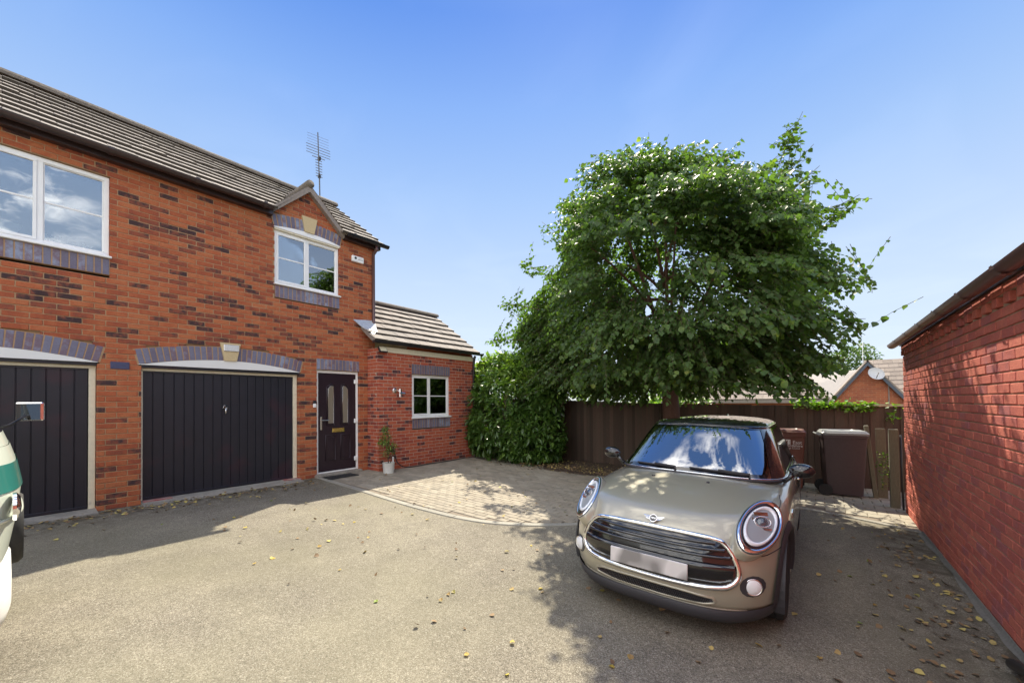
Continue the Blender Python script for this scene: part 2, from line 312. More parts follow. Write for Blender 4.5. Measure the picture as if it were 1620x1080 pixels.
    def mesh(s, name, mats, smooth=False, autos=None):
        me = bpy.data.meshes.new(name); me.from_pydata(s.v, [], s.f)
        if not hasattr(mats, '__len__'): mats = [mats]
        for m in mats: me.materials.append(m)
        a = me.attributes.new('tint', 'FLOAT', 'FACE'); a.data.foreach_set('value', s.t)
        if len(mats) > 1: me.polygons.foreach_set('material_index', s.mi)
        if smooth or autos: me.polygons.foreach_set('use_smooth', [True]*len(s.f))
        me.update()
        if autos: me.set_sharp_from_angle(angle=radians(autos))
        return me
MW = {}
def link(name, me, parent=None, Mx=None, **p):
    """Mx is always the world matrix"""
    o = bpy.data.objects.new(name, me); C.objects.link(o); Mx = Mx or Matrix()
    MW[o] = Mx
    if parent is not None: o.parent = parent; o.matrix_local = MW[parent].inverted() @ Mx
    else: o.matrix_world = Mx
    for k, v in p.items(): o[k] = v
    return o
def build(mb, name, mats, parent=None, smooth=False, autos=None, frame=None, **p):
    a = np.array(mb.v, float); c = Vector(((a[:, 0].min()+a[:, 0].max())/2, (a[:, 1].min()+a[:, 1].max())/2, a[:, 2].min()))
    mb.v = [tuple(q) for q in (a-np.array(c))]
    return link(name, mb.mesh(name, mats, smooth, autos), parent, (frame or Matrix()) @ Matrix.Translation(c), **p)
def thing(name, label, cat, loc=(0, 0, 0), rot=(0, 0, 0), group=None):
    o = bpy.data.objects.new(name, None); C.objects.link(o); o.empty_display_size = .1
    o.location = loc; o.rotation_euler = rot; o['label'] = label; o['category'] = cat
    from mathutils import Euler
    MW[o] = Matrix.Translation(Vector(loc)) @ Euler(rot).to_matrix().to_4x4()
    if group: o['group'] = group
    return o
def T(o, label, cat, group=None):
    o['label'] = label; o['category'] = cat
    if group: o['group'] = group
    return o
def text(name, s, size, mat, Mx, parent, ext=.001, align='CENTER'):
    cu = bpy.data.curves.new(name, 'FONT'); cu.body = s; cu.size = size; cu.extrude = ext; cu.align_x = align; cu.align_y = 'CENTER'; cu.resolution_u = 2
    tmp = bpy.data.objects.new(name, cu); C.objects.link(tmp)
    dg = bpy.context.evaluated_depsgraph_get(); me = bpy.data.meshes.new_from_object(tmp.evaluated_get(dg)); bpy.data.objects.remove(tmp)
    me.materials.clear(); me.materials.append(mat)
    return link(name, me, parent, Mx)

# ------------------------------------------------ leaf clouds
LEAF = {'lime': ([(0, 0, 0), (.42, .22, .05), (.46, .55, .07), (.2, .88, .0), (0, 1.1, -.08), (-.2, .88, .0), (-.46, .55, .07), (-.42, .22, .05), (0, .5, -.04)], [(0, 1, 8), (1, 2, 8), (2, 3, 8), (3, 4, 8), (4, 5, 8), (5, 6, 8), (6, 7, 8), (7, 0, 8)]),
        'laurel': ([(0, 0, 0), (.15, .3, .03), (.16, .62, .03), (0, 1, -.10), (-.16, .62, .03), (-.15, .3, .03), (0, .5, -.02)], [(0, 1, 6), (1, 2, 6), (2, 3, 6), (3, 4, 6), (4, 5, 6), (5, 0, 6)]),
        'small': ([(0, 0, 0), (.28, .5, .04), (0, 1, -.03), (-.28, .5, .04)], [(0, 1, 2, 3)])}
def leaves(name, shape, P, D, S, mat, parent=None, tint=None, **p):
    """P positions (n,3), D pointing direction (n,3), S size (n)"""
    base, faces = LEAF[shape]; base = np.array(base); n = len(P); k = len(base)
    D = D/np.linalg.norm(D, axis=1)[:, None]
    side = np.cross(D, np.array([0, 0, 1.])+NR.normal(0, .35, (n, 3))); side /= np.linalg.norm(side, axis=1)[:, None]
    nrm = np.cross(side, D)
    V = P[:, None, :]+S[:, None, None]*(base[None, :, 0:1]*side[:, None, :]+base[None, :, 1:2]*D[:, None, :]+base[None, :, 2:3]*nrm[:, None, :])
    V = V.reshape(-1, 3)
    fl = [len(f) for f in faces]; flat = np.concatenate([np.array(f) for f in faces])
    L = (flat[None, :]+(np.arange(n)*k)[:, None]).reshape(-1)
    tot = np.tile(fl, n); st = np.concatenate([[0], np.cumsum(tot)[:-1]])
    me = bpy.data.meshes.new(name); me.vertices.add(n*k); me.vertices.foreach_set('co', V.reshape(-1))
    me.loops.add(len(L)); me.loops.foreach_set('vertex_index', L.astype(np.int32))
    me.polygons.add(len(tot)); me.polygons.foreach_set('loop_start', st.astype(np.int32)); me.polygons.foreach_set('loop_total', tot.astype(np.int32))
    if tint is None: tint = NR.rand(n)
    a = me.attributes.new('tint', 'FLOAT', 'FACE'); a.data.foreach_set('value', np.repeat(tint, len(faces)).astype(np.float32))
    me.materials.append(mat); me.update(calc_edges=True); me.validate()
    return link(name, me, parent, **p)

# ================================================================ SETTING: ground
def sheet(name, x0, x1, y0, y1, nx, ny, dz, mat, **p):
    mb = MB(); rows = [[(x, y, gz(x, y)+dz) for x in np.linspace(x0, x1, nx)] for y in np.linspace(y0, y1, ny)]
    mb.grid(rows); return build(mb, name, mat, **p)
M['far_ground'] = mk('grass_and_earth', (.10, .13, .05), .95, base2=(.14, .12, .07), nscale=.6, noise=.3, bscale=8)
xs = [-400, -120, -40, -12, -8, -4, 0, 4, 12, 40, 120, 400]; ys = [-400, -120, -40, -8, -3, 2, 7, 12, 40, 120, 400]
mb = MB(); mb.grid([[(x, y, gz(x, y)-.012) for x in xs] for y in ys]); build(mb, 'ground', M['far_ground'], kind='structure')
sheet('tarmac_drive', -8.3, 1.3, -9, 10.2, 13, 20, 0, M['tarmac'], kind='structure')

# brick paving: outer edge curve (drive side)
KC = [(-7.79, 3.80), (-6.9, 3.775), (-6.08, 3.745), (-5.3, 3.71), (-4.62, 3.70), (-3.78, 3.76), (-3.19, 3.96), (-2.56, 4.45), (-1.95, 5.25), (-1.45, 6.15), (-.95, 6.95), (-.4, 7.40), (.33, 7.29), (.94, 7.06), (1.0, 7.04)]
def smooth_curve(P, n=8):
    P = [np.array(p, float) for p in P]; out = []
    for i in range(len(P)-1):
        a, b, c, d = P[max(i-1, 0)], P[i], P[i+1], P[min(i+2, len(P)-1)]
        for k in range(n):
            t = k/n; out.append(.5*((2*b)+(c-a)*t+(2*a-5*b+4*c-d)*t*t+(-a+3*b-3*c+d)*t**3))
    out.append(P[-1]); return out
KS = smooth_curve(KC)
KX = np.array([p[0] for p in KS]); KY = np.array([p[1] for p in KS])
def ycurve(x): return float(np.interp(x, KX, KY))
mb = MB(); rows = []
for x in np.linspace(-8.0, 1.05, 80):
    y0 = ycurve(x); rows.append([(x, y, gz(x, y)+.004) for y in np.linspace(y0, 10.4, 14)])
mb.grid(rows); build(mb, 'paving_bed', M['sand'], kind='structure')
# edging stones along the curve
paving = thing('brick_paving', 'block paving with a curved pale edging beside the house extension and under the tree', 'paving', (-4, 6, gz(-4, 6)))
del paving['category'], paving['label']; paving['kind'] = 'structure'
acc = [0.]
for a, b in zip(KS[:-1], KS[1:]): acc.append(acc[-1]+float(np.linalg.norm(b-a)))
Lk = acc[-1]; ns = int(Lk/.9)
def kat(s): return np.array([np.interp(s, acc, KX), np.interp(s, acc, KY)])
for i in range(ns):
    s0, s1 = i*Lk/ns+.005, (i+1)*Lk/ns-.005; mb = MB(); rows = []; m = 6; tt = R.random()
    for k in range(m+1):
        s = s0+(s1-s0)*k/m; p = kat(s); d = kat(min(s+.05, Lk))-kat(max(s-.05, 0)); d /= np.linalg.norm(d); nn = np.array([-d[1], d[0]])
        q = []
        for off, h in ((-.0, -.03), (-.0, .008), (.006, .013), (.094, .013), (.10, .008), (.10, -.03)):
            r = p+nn*off; q.append((r[0], r[1], gz(*r)+h))
        rows.append(q)
    mb.grid(rows, tint=tt); mb.add([rows[0][j] for j in range(6)], [(0, 1, 2, 3, 4, 5)], tt); mb.add([rows[-1][j] for j in range(6)], [(5, 4, 3, 2, 1, 0)], tt)
    build(mb, 'edging_stone', M['edging'], paving)
# pavers: rows running along x, 200 x 100, between curve and fence
cand = []
def paver_rows():
    k = 0; y = 3.72
    while y < 9.9:
        ya, yb = y+.003, y+.100; 
        # x spans where both edges are inside the curve
        xs_ = np.linspace(-7.82 if y < 5 else -7.42, .98, 400)
        ok = np.array([ycurve(x)+.104 < ya for x in xs_]); i = 0
        if y > 4.9: ok &= xs_ > -7.42
        ok &= ~((xs_ > -1.3) & (ya > 6.5))      # the bin stand has its own slabs
        while i < len(xs_):
            if ok[i]:
                j = i
                while j+1 < len(xs_) and ok[j+1]: j += 1
                a, b = xs_[i], xs_[j]; u0 = -8.0+(.1 if k % 2 else 0)
                u = u0+math.floor((a-u0)/.203)*.203
                while u < b:
                    p, q = max(u, a), min(u+.2, b)
                    if q-p > .03: cand.append((p, q, ya, yb, 0))
                    u += .203
                i = j+1
            else: i += 1
        y += .103; k += 1
paver_rows()
y = 6.5; k = 0
while y < 9.9:
    u = -1.3+(.12 if k % 2 else 0)
    while u < .97:
        p, q = max(u, -1.3), min(u+.235, .965); 
        if q-p > .05 and y > max(ycurve(p), ycurve(q))+.10: cand.append((p, q, y, y+.197, 1))
        u += .24
    y += .202; k += 1
def psize(c):
    s = seen(((c[0]+c[1])/2, (c[2]+c[3])/2, gz(c[0], c[2])))
    if not s or not (-10 < s[0] < 1630 and s[1] < 1085): return 0
    x = (c[0]+c[1])/2; y = (c[2]+c[3])/2
    if -1.9 < x < -.15 and 2.9 < y < 9: return 0                    # under and behind the car
    if x > -5.6 and x < -1.2 and y > 7.4: return 0
    return (c[1]-c[0])*(c[3]-c[2])/s[2]**3
cand.sort(key=psize, reverse=True)
pm = {}; rest = [MB(), MB()]
for i, (x0, x1, y0, y1, kd) in enumerate(cand):
    cx_, cy_ = (x0+x1)/2, (y0+y1)/2; tl = R.gauss(0, .006); tm = R.gauss(0, .006)
    Mx = Matrix.Translation((cx_, cy_, gz(cx_, cy_)+.016+R.gauss(0, .0012))) @ Matrix.Rotation(.0233+tl*.7, 4, 'Y') @ Matrix.Rotation(tm*.7-.004, 4, 'X')
    L_, W_ = x1-x0-.004, y1-y0
    if i < 300 and psize(cand[i]) > 0:
        key = (kd, round(L_, 2), R.randrange(10))
        if key not in pm:
            m1 = MB(); m1.chbox(-L_/2, L_/2, -W_/2, W_/2, -.04, 0, .006, tint=R.random()); pm[key] = m1.mesh('paver', M['flag' if kd else 'paver'])
        link('paver', pm[key], paving, Mx)
    else: rest[kd].chbox(-L_/2, L_/2, -W_/2, W_/2, -.04, 0, .006, Mx, R.random())
build(rest[0], 'pavers_beyond', M['paver'], paving, kind='stuff')
build(rest[1], 'slabs_beyond', M['flag'], paving, kind='stuff')
# soil bed under the tree
mb = MB(); rows = []
for x in np.linspace(-7.4, -1.3, 44):
    yf = 8.25-.75*max(0, min(1, (x+6.3)/1.6))+.10*sin(x*3)+.06*sin(x*7+1); yf = max(yf, 7.42+.05*sin(x*5))
    rows.append([(x, y, gz(x, y)+.012+.05*min(1, (y-yf)/.5)+(.012*sin(x*9+y*5) if y > yf+.05 else 0)) for y in np.linspace(yf, 9.6, 14)])
mb.grid(rows); build(mb, 'soil_bed', M['soil'], smooth=True, kind='structure')

# ================================================================ BRICK WALLS
class Walls:
    def __init__(s, root, brickmat, mortar, seed): s.c = []; s.root = root; s.bm = brickmat; s.mo = MB(); s.mm = mortar; s.R = random.Random(seed); s.cache = {}
    def wall(s, W, z0, n, runs, phase=0, depth=.10, recess=.006, closers=True):
        for k in range(n):
            za = z0+.075*k; zc = za+.0375
            for (a, b) in runs(zc):
                if b-a < .02: continue
                s.mo.box(a+.003, b-.003, recess, depth+.01, za, za+.0751, W)
                u0 = (.1125 if (k+phase) % 2 else 0); u = a-((a-u0) % .225)
                while u < b-.004:
                    p, q = max(u+.005, a), min(u+.22, b)
                    if q-p > .02: s.c.append((W, (p+q)/2, zc, q-p, depth))
                    u += .225
    def finish(s, nmax=300, sub='brick', extra=None):
        def sz(c):
            p = c[0] @ Vector((c[1], 0, c[2])); q = seen(p)
            if not q or not (-5 < q[0] < 1625 and -5 < q[1] < 1085): return 0
            n = c[0].to_3x3() @ Vector((0, -1, 0)); d = (Vector((0, 0, EYE))-p)
            if extra and not extra(p): return 0
            return max(0, n.dot(d.normalized()))*c[3]/q[2]**2
        s.c.sort(key=sz, reverse=True); rest = MB()
        for i, (W, u, z, L, dp) in enumerate(s.c):
            t = s.R.random(); pr = s.R.gauss(0, .0016)
            if i < nmax and sz(s.c[i]) > 0:
                Lr = round(L, 2) if abs(L-.215) > .004 else .215; v = s.R.randrange(14); key = (Lr, v, round(dp, 2))
                if key not in s.cache:
                    m1 = MB(); m1.chbox(-Lr/2, Lr/2, 0, dp, -.0325, .0325, .0045, tint=(v+.5)/14)
                    m1.v = [(x+s.R.gauss(0, .0011), y+s.R.gauss(0, .0007), z_+s.R.gauss(0, .0011)) for x, y, z_ in m1.v]
                    s.cache[key] = m1.mesh(sub, s.bm)
                link(sub, s.cache[key], s.root, W @ Matrix.Translation((u, pr, z)) @ Matrix.Rotation(s.R.gauss(0, .004), 4, 'Y'))
            else: rest.chbox(-L/2, L/2, 0, dp, -.0325, .0325, .004, W @ Matrix.Translation((u, pr, z)), t)
        build(rest, 'distant_brickwork', s.bm, s.root, kind='stuff')
        build(s.mo, 'wall', s.mm, s.root)
def frame_w(o, u):
    u = Vector(u).normalized(); z = Vector((0, 0, 1)); v = z.cross(u)     # inward
    return Matrix(((u.x, v.x, 0, o[0]), (u.y, v.y, 0, o[1]), (0, 0, 1, o[2] if len(o) > 2 else 0), (0, 0, 0, 1)))
def cut(a, b, holes, z):
    r = [(a, b)]
    for h in holes:
        s = h(z)
        if not s: continue
        n = []
        for p, q in r:
            if s[1] <= p or s[0] >= q: n.append((p, q)); continue
            if s[0] > p: n.append((p, s[0]))
            if s[1] < q: n.append((s[1], q))
        r = n
    return r
def rect(u0, u1, z0, z1): return lambda z: (u0, u1) if z0 < z < z1 else None
def arc_z(u, u0, u1, zs, rise):
    # height of the segmental arch at u
    c = (u1-u0)/2; Rr = (c*c+rise*rise)/(2*rise); m = (u0+u1)/2; return zs+rise-Rr+sqrt(max(0, Rr*Rr-(u-m)**2))
def archhole(u0, u1, z0, zs, rise, extra=.215):
    def f(z):
        if not z0 < z: return None
        if z < zs: return (u0, u1)
        # the ring of arch bricks is cut out of the coursed work too
        c = (u1-u0)/2+.02; Rr = (c*c+rise*rise)/(2*rise); m = (u0+u1)/2; ta = c/(Rr-rise); ca = (Rr-rise)/Rr; r = Rr+extra+.004; zc = zs+rise-Rr
        if z < zs+extra*ca: return (m-c-(z-zs)*ta, m+c+(z-zs)*ta)
        h = r*r-(z-zc)**2
        return (m-sqrt(h), m+sqrt(h)) if h > .01 else None
    return f
def soldiers(root, W, u0, u1, z0, h, name='lintel_brick', mat=None, pitch=.075, dz=0, proud=.004):
    n = max(1, round((u1-u0)/pitch)); p = (u1-u0)/n; cache = []
    mo = MB(); mo.box(u0, u1, -.001, .1, z0+.002, z0+h-.002, W); build(mo, 'lintel_mortar', M['mortar'], root)
    for v in range(6):
        m1 = MB(); m1.chbox(-p/2+.006, p/2-.006, 0, .09, 0, h-.01, .003, tint=R.random()); cache.append(m1.mesh(name, mat or M['blue']))
    for i in range(n): link(name, R.choice(cache), root, W @ Matrix.Translation((u0+(i+.5)*p, -proud, z0+.005)))
def arch(root, W, u0, u1, zs, rise, key=None, h=.215, n=None):
    """ring of upright bricks on a segmental arch; key = (u centre) of the keystone"""
    c = (u1-u0)/2; Rr = (c*c+rise*rise)/(2*rise); m = (u0+u1)/2; zc = zs+rise-Rr; A = math.asin(c/Rr)
    ka = .09/Rr if key else 0
    cache = []
    for v in range(8):
        m1 = MB(); m1.chbox(-.0315, .0315, 0, .1, 0, h, .003, tint=R.random()); cache.append(m1.mesh('arch_brick', M['blue']))
    for sgn in (-1, 1):
        span = (A-ka)*Rr; k = max(1, round(span/.0765))
        for i in range(k):
            a = sgn*(ka+(A-ka)*(i+.5)/k)
            link('arch_brick', R.choice(cache), root, W @ Matrix.Translation((m+Rr*sin(a), -.004, zc+Rr*cos(a))) @ Matrix.Rotation(a, 4, 'Y'))
    mb = MB(); k = 24; vs = []
    rows = [[], [], [], []]
    for i in range(k+1):
        a = (-A+2*A*i/k)*(1+.003/A)
        for j, (r, y) in enumerate(((Rr-.001, .1), (Rr-.001, -.001), (Rr+h+.006, -.001), (Rr+h+.006, .1))):
            rows[j].append(tuple(W @ Vector((m+r*sin(a), y, zc+r*cos(a)))))
    mb.grid(rows); r2 = [[tuple(W @ Vector((m+r*sin(-A+2*A*i/k), .03, zc+r*cos(-A+2*A*i/k)))) for i in range(k+1)] for r in (Rr+h-.01, Rr+h+.075)]; mb.grid(r2); build(mb, 'arch_mortar', M['mortar'], root)
    if key:
        mb = MB(); zt = zs+rise
        mb.prism([(m-.088, zt-.005), (m+.088, zt-.005), (m+.148, zt+.292), (m-.148, zt+.292)], -.035, .08, lambda u, v, d: tuple(W @ Vector((u, d, v))))
        return build(mb, 'keystone', M['stone'], root)
def window(root, W, u0, u1, z0, z1, mull, rec=.045, room=True, label=None, pane='pane', curtain=None, deep=.9):
    """frame with two lights, each with one horizontal bar; z0 = underside of sill"""
    fr = MB(); zs = z0+.03
    fw = .055
    def bx(m, a, b, c, d, y0, y1, ch=.004): m.chbox(a, b, y0, y1, c, d, ch, W)
    bx(fr, u0, u1, z1-fw, z1, rec, rec+.07); bx(fr, u0, u1, zs, zs+fw, rec, rec+.07)
    bx(fr, u0, u0+fw, zs+fw-.001, z1-fw+.001, rec+.0005, rec+.069); bx(fr, u1-fw, u1, zs+fw-.001, z1-fw+.001, rec+.0005, rec+.069)
    bx(fr, mull-.033, mull+.033, zs+fw-.001, z1-fw+.001, rec+.0005, rec+.069)
    o = build(fr, 'window', M['upvc'], root)
    if label: o['label'] = label
    s = MB(); bx(s, u0-.02, u1+.02, z0, zs-.001, -.045, rec+.02, .006); build(s, 'sill', M['upvc'], o)
    for i, (a, b) in enumerate(((u0+fw, mull-.033), (mull+.033, u1-fw))):
        sa = MB(); sw = .034 if i == 0 else .012; y0 = rec-.012 if i == 0 else rec+.012; c, d = zs+fw, z1-fw
        if i == 0: a -= .012; b += .012; c -= .012; d += .012
        bx(sa, a, b, d-sw, d, y0, y0+.05); bx(sa, a, b, c, c+sw, y0, y0+.05); bx(sa, a, a+sw, c+sw-.001, d-sw+.001, y0+.0005, y0+.0495); bx(sa, b-sw, b, c+sw-.001, d-sw+.001, y0+.0005, y0+.0495)
        build(sa, 'sash', M['upvc'], o)
        zm = (c+d)/2
        g = MB(); bx(g, a+sw, b-sw, zm-.011, zm+.011, y0+.012, y0+.03, .002); build(g, 'glazing_bar', M['upvc'], o)
        for c2, d2 in ((c+sw, zm-.011), (zm+.011, d-sw)):
            p = MB(); p.box(a+sw, b-sw, y0+.018, y0+.022, c2, d2, W); build(p, 'pane', M[pane], o)
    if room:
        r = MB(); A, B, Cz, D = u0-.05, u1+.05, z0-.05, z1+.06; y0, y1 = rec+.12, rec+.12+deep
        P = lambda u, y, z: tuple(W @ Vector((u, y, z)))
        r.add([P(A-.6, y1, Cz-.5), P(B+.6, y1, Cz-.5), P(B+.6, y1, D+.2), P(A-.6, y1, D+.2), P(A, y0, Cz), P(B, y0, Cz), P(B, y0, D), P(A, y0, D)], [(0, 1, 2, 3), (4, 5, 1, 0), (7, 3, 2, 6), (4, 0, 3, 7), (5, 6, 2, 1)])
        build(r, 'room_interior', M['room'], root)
    return o

XF = -7.83; ZB = -.008; AY, AZ = 3.655, 5.79
# ---------------------------------------------------------------- main house
house = thing('brick_house', 'two storey red brick house with dark garage doors and a small gabled bay', 'house', (XF-2, 1.5, gz(XF, 1.5)))
WF = frame_w((XF, 0), (0, 1, 0))
hw = Walls(house, M['brick'], M['mortar'], 3)
G1 = (-1.38, .818); G2 = (1.268, 3.49); ZS = 2.19
holes = [archhole(G1[0], G1[1], -1, ZS, .13), archhole(G2[0], G2[1], -1, ZS, .13), rect(3.83, 4.735, -1, 2.262), rect(3.818, 4.74, 2.25, 2.49),
         rect(-.36, .935, 3.637, 4.79), rect(-.36, .935, 3.40, 3.64), rect(3.062, 4.298, 3.765, 4.79), rect(3.062, 4.298, 3.53, 3.77), archhole(3.055, 4.31, 4.77, 4.835, .07)]
def frun(z):
    if z < 5.10: return cut(-3.2, 5.12, holes, z)
    h = (AZ-.07-z)*1.0; return cut(AY-h, AY+h, holes, z) if h > .05 else []
hw.wall(WF, ZB, 77, frun)
# end wall facing up the court and rear slab
WE = frame_w((XF-.1, 5.12), (-1, 0, 0))
hw.wall(WE, ZB, 68, lambda z: [(0, 3.8)])
hw.finish(300, extra=lambda p: p.x > XF-.02 and p.y < 5.1)
mb = MB(); mb.box(XF-3.9, XF-3.8, -3.2, 5.02, -.1, 5.1); mb.box(XF-3.8, XF-.12, -3.3, -3.2, -.1, 5.1)
zr = [(XF-3.9, 5.1), (XF-.12, 5.1), (-9.8, 6.55)]
mb.prism([(y_, z_) for y_, z_ in zr], 5.0, 5.1, lambda u, v, d: (u, d, v)); build(mb, 'rear_wall', M['brick_far'], house)
mb = MB(); mb.box(XF-3.8, XF-.13, -3.1, 5.0, 2.55, 2.75); build(mb, 'floor_slab', M['roomdark'], house)
# garage doors
def garage(u0, u1, label):
    yr = .085
    fr = MB(); fr.chbox(u0, u1, yr, yr+.06, 2.10, 2.142, .004, WF); fr.chbox(u1-.07, u1-.004, yr, yr+.07, .17, 2.10, .004, WF); fr.chbox(u0+.004, u0+.03, yr, yr+.07, .17, 2.10, .004, WF)
    build(fr, 'door_frame', M['cream'], house)
    n = 17; pn = MB(); a, b = u0+.02, u1-.075; p = (b-a)/n; prof = []
    for i in range(n):
        x = a+i*p; prof += [(x, .011), (x+.005, 0), (x+p-.010, 0), (x+p-.005, .011)]
    prof.append((b, .011)); rows = [[tuple(WF @ Vector((x, yr+.02+y, z))) for x, y in prof] for z in (2.097, .20)]
    pn.grid(rows); rows = [[tuple(WF @ Vector((x, yr+.055, z))) for x, y in prof] for z in (.20, 2.097)]; pn.grid(rows)
    pn.chbox(a, b, yr+.012, yr+.04, .185, .225, .004, WF); pn.chbox(a, b, yr+.014, yr+.04, 2.07, 2.098, .004, WF)
    d = build(pn, 'garage_door', M['steel_dark'], house)
    h = MB(); um = (a+b)/2-.02; h.chbox(um-.03, um+.03, yr-.002, yr+.02, 1.50, 1.57, .006, WF); h.tube([WF @ Vector((um-.005, yr+.01, 1.52)), WF @ Vector((um-.005, yr-.04, 1.52)), WF @ Vector((um-.01, yr-.045, 1.43))], .011, 8)
    build(h, 'handle', M['satin'], d, smooth=True)
    # white arched infill panel with a sharp lower lip
    ap = MB(); poly = [(u0-.042, ZS-.008), (u1+.01, ZS-.008)]+[(u, arc_z(min(max(u, u0), u1), u0, u1, ZS, .13)-.003) for u in np.linspace(u1+.004, u0-.04, 30)]
    ap.prism(poly, -.012, .02, lambda u, v, dd: tuple(WF @ Vector((u, dd, v)))); build(ap, 'arch_panel', M['white'], house)
    so_ = MB(); so_.box(u0, u1, .02, .16, 2.143, 2.181, WF); build(so_, 'head_shadow_strip', M['steel_dark'], house)  # shadow line above the door frame, put in as a dark strip
    ar = arch(house, WF, u0-.03, u1+.015, ZS, .13, True)
    bk = MB(); bk.box(u0-.3, u1+.3, .45, .5, 0, 2.5, WF); build(bk, 'garage_back', M['roomdark'], house)
    th = MB(); g0 = gz(XF, (u0+u1)/2)
    P = lambda u, y, z: tuple(WF @ Vector((u, y, z)))
    th.add([P(u0, .2, .19), P(u1, .2, .19), P(u1, -.02, .175), P(u0, -.02, .175), P(u0-.0, -.20, g0+.006), P(u1+.0, -.20, g0+.006), P(u0, .2, .0), P(u1, .2, .0), P(u0, -.2, 0), P(u1, -.2, 0)], [(0, 3, 2, 1), (3, 4, 5, 2), (4, 8, 9, 5), (0, 6, 8, 4, 3), (1, 2, 5, 9, 7)])
    build(th, 'threshold', M['concrete'], house)
    return ar
garage(*G2, '')
garage(*G1, '')
for a, b in ((1.29, 1.62), (3.22, 3.52)):
    mb = MB(); P = lambda u, y, z: tuple(WF @ Vector((u, y, z)))
    mb.box(a, b, -.03, .10, .168, .186, WF); build(mb, 'painted_brick_patch', M['redpaint'], house)
# small plaque area of the keystone over the garage
mb = MB(); mb.chbox(2.27, 2.49, -.05, -.034, 2.475, 2.585, .004, WF); build(mb, 'light_fitting', M['satin'], house)
# front door
fr = MB(); a, b = 3.832, 4.733
for q in ((a, b, 2.205, 2.258), (a, b, .195, .22)): fr.chbox(q[0], q[1], .05, .12, q[2], q[3], .004, WF)
fr.chbox(a, a+.045, .0505, .1195, .219, 2.206, .004, WF); fr.chbox(b-.045, b, .0505, .1195, .219, 2.206, .004, WF)
build(fr, 'door_frame', M['upvc'], house)
dr = MB(); dr.chbox(a+.05, b-.05, .058, .10, .224, 2.2, .003, WF)
D = build(dr, 'front_door', M['door'], house)
def moulding(pts, name='moulding', r=.007, mat='door', y=.055, dz=0):
    m_ = MB(); m_.loop([WF @ Vector((u, y, z)) for u, z in pts], r, 6); return build(m_, name, M[mat], D, smooth=True)
for (u0_, u1_, up) in ((4.05, 4.22, 1), (4.36, 4.53, -1)):
    zt0, zt1 = (1.94, 2.0) if up == 1 else (2.0, 1.94)
    pts = [(u0_, 1.15), (u1_, 1.15), (u1_, zt1-.02), ((u0_+u1_)/2, 1.985), (u0_, zt0-.02)]
    moulding(pts, r=.012)
    g = MB(); g.prism([(u0_+.035, 1.19), (u1_-.035, 1.19), (u1_-.035, zt1-.06), ((u0_+u1_)/2, 1.945), (u0_+.035, zt0-.06)], .045, .057, lambda u, v, dd: tuple(WF @ Vector((u, dd, v))))
    build(g, 'glass_panel', mk('frosted_door_glass', (.20, .17, .13), .25, spec=.8), D)
    moulding([(u0_+.03, 1.185), (u1_-.03, 1.185), (u1_-.03, zt1-.055), ((u0_+u1_)/2, 1.95), (u0_+.03, zt0-.055)], 'glass_trim', .004, 'satin', .05)
for u0_, u1_ in ((4.03, 4.235), (4.35, 4.555)):
    moulding([(u0_, .44), (u1_, .44), (u1_, .95), (u0_, .95)], r=.012)
    pn = MB(); pn.chbox(u0_+.04, u1_-.04, .05, .06, .48, .91, .006, WF); build(pn, 'panel', M['door'], D)
moulding([(3.98, .32), (4.62, .32)], r=.006)
lb = MB(); lb.chbox(4.165, 4.425, .048, .06, 1.0, 1.085, .006, WF); lb.chbox(4.185, 4.405, .043, .05, 1.018, 1.067, .004, WF); build(lb, 'letterbox', M['brass'], D)
hd = MB(); hd.chbox(3.92, 3.955, .045, .058, 1.06, 1.33, .006, WF); hd.tube([WF @ Vector((3.937, .05, 1.255)), WF @ Vector((3.937, .0, 1.255)), WF @ Vector((4.07, -.005, 1.255))], .011, 8); build(hd, 'handle', M['satin'], D, smooth=False)
for z in (2.05, 1.215, .42):
    hg = MB(); hg.chbox(4.64, 4.73, .035, .06, z-.045, z+.045, .008, WF); build(hg, 'hinge', M['upvc'], D)
st = MB(); st.chbox(3.78, 4.75, -.10, .14, .02, .195, .01, WF); build(st, 'doorstep', M['concrete'], house)
soldiers(house, WF, 3.82, 4.738, 2.262, .222)
bk = MB(); bk.box(3.7, 4.9, .2, .25, 0, 2.5, WF); build(bk, 'hall_back', M['roomdark'], house)
# windows
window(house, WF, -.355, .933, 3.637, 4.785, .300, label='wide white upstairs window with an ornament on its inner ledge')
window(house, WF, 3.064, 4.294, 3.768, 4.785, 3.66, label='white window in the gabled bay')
soldiers(house, WF, -.355, .935, 3.405, .23, 'sill_brick'); soldiers(house, WF, 3.064, 4.296, 3.535, .23, 'sill_brick')
arch(house, WF, 3.05, 4.31, 4.835, .07, True)
ap = MB(); poly = [(3.04, 4.815), (4.32, 4.815)]+[(u, arc_z(min(max(u, 3.055), 4.305), 3.055, 4.305, 4.835, .07)-.003) for u in np.linspace(4.305, 3.055, 24)]
ap.prism(poly, -.012, .05, lambda u, v, dd: tuple(WF @ Vector((u, dd, v)))); build(ap, 'arch_panel', M['upvc'], house)
mb = MB(); mb.box(3.06, 4.30, .0, .10, 4.786, 4.814, WF); build(mb, 'window_head', M['cream'], house)
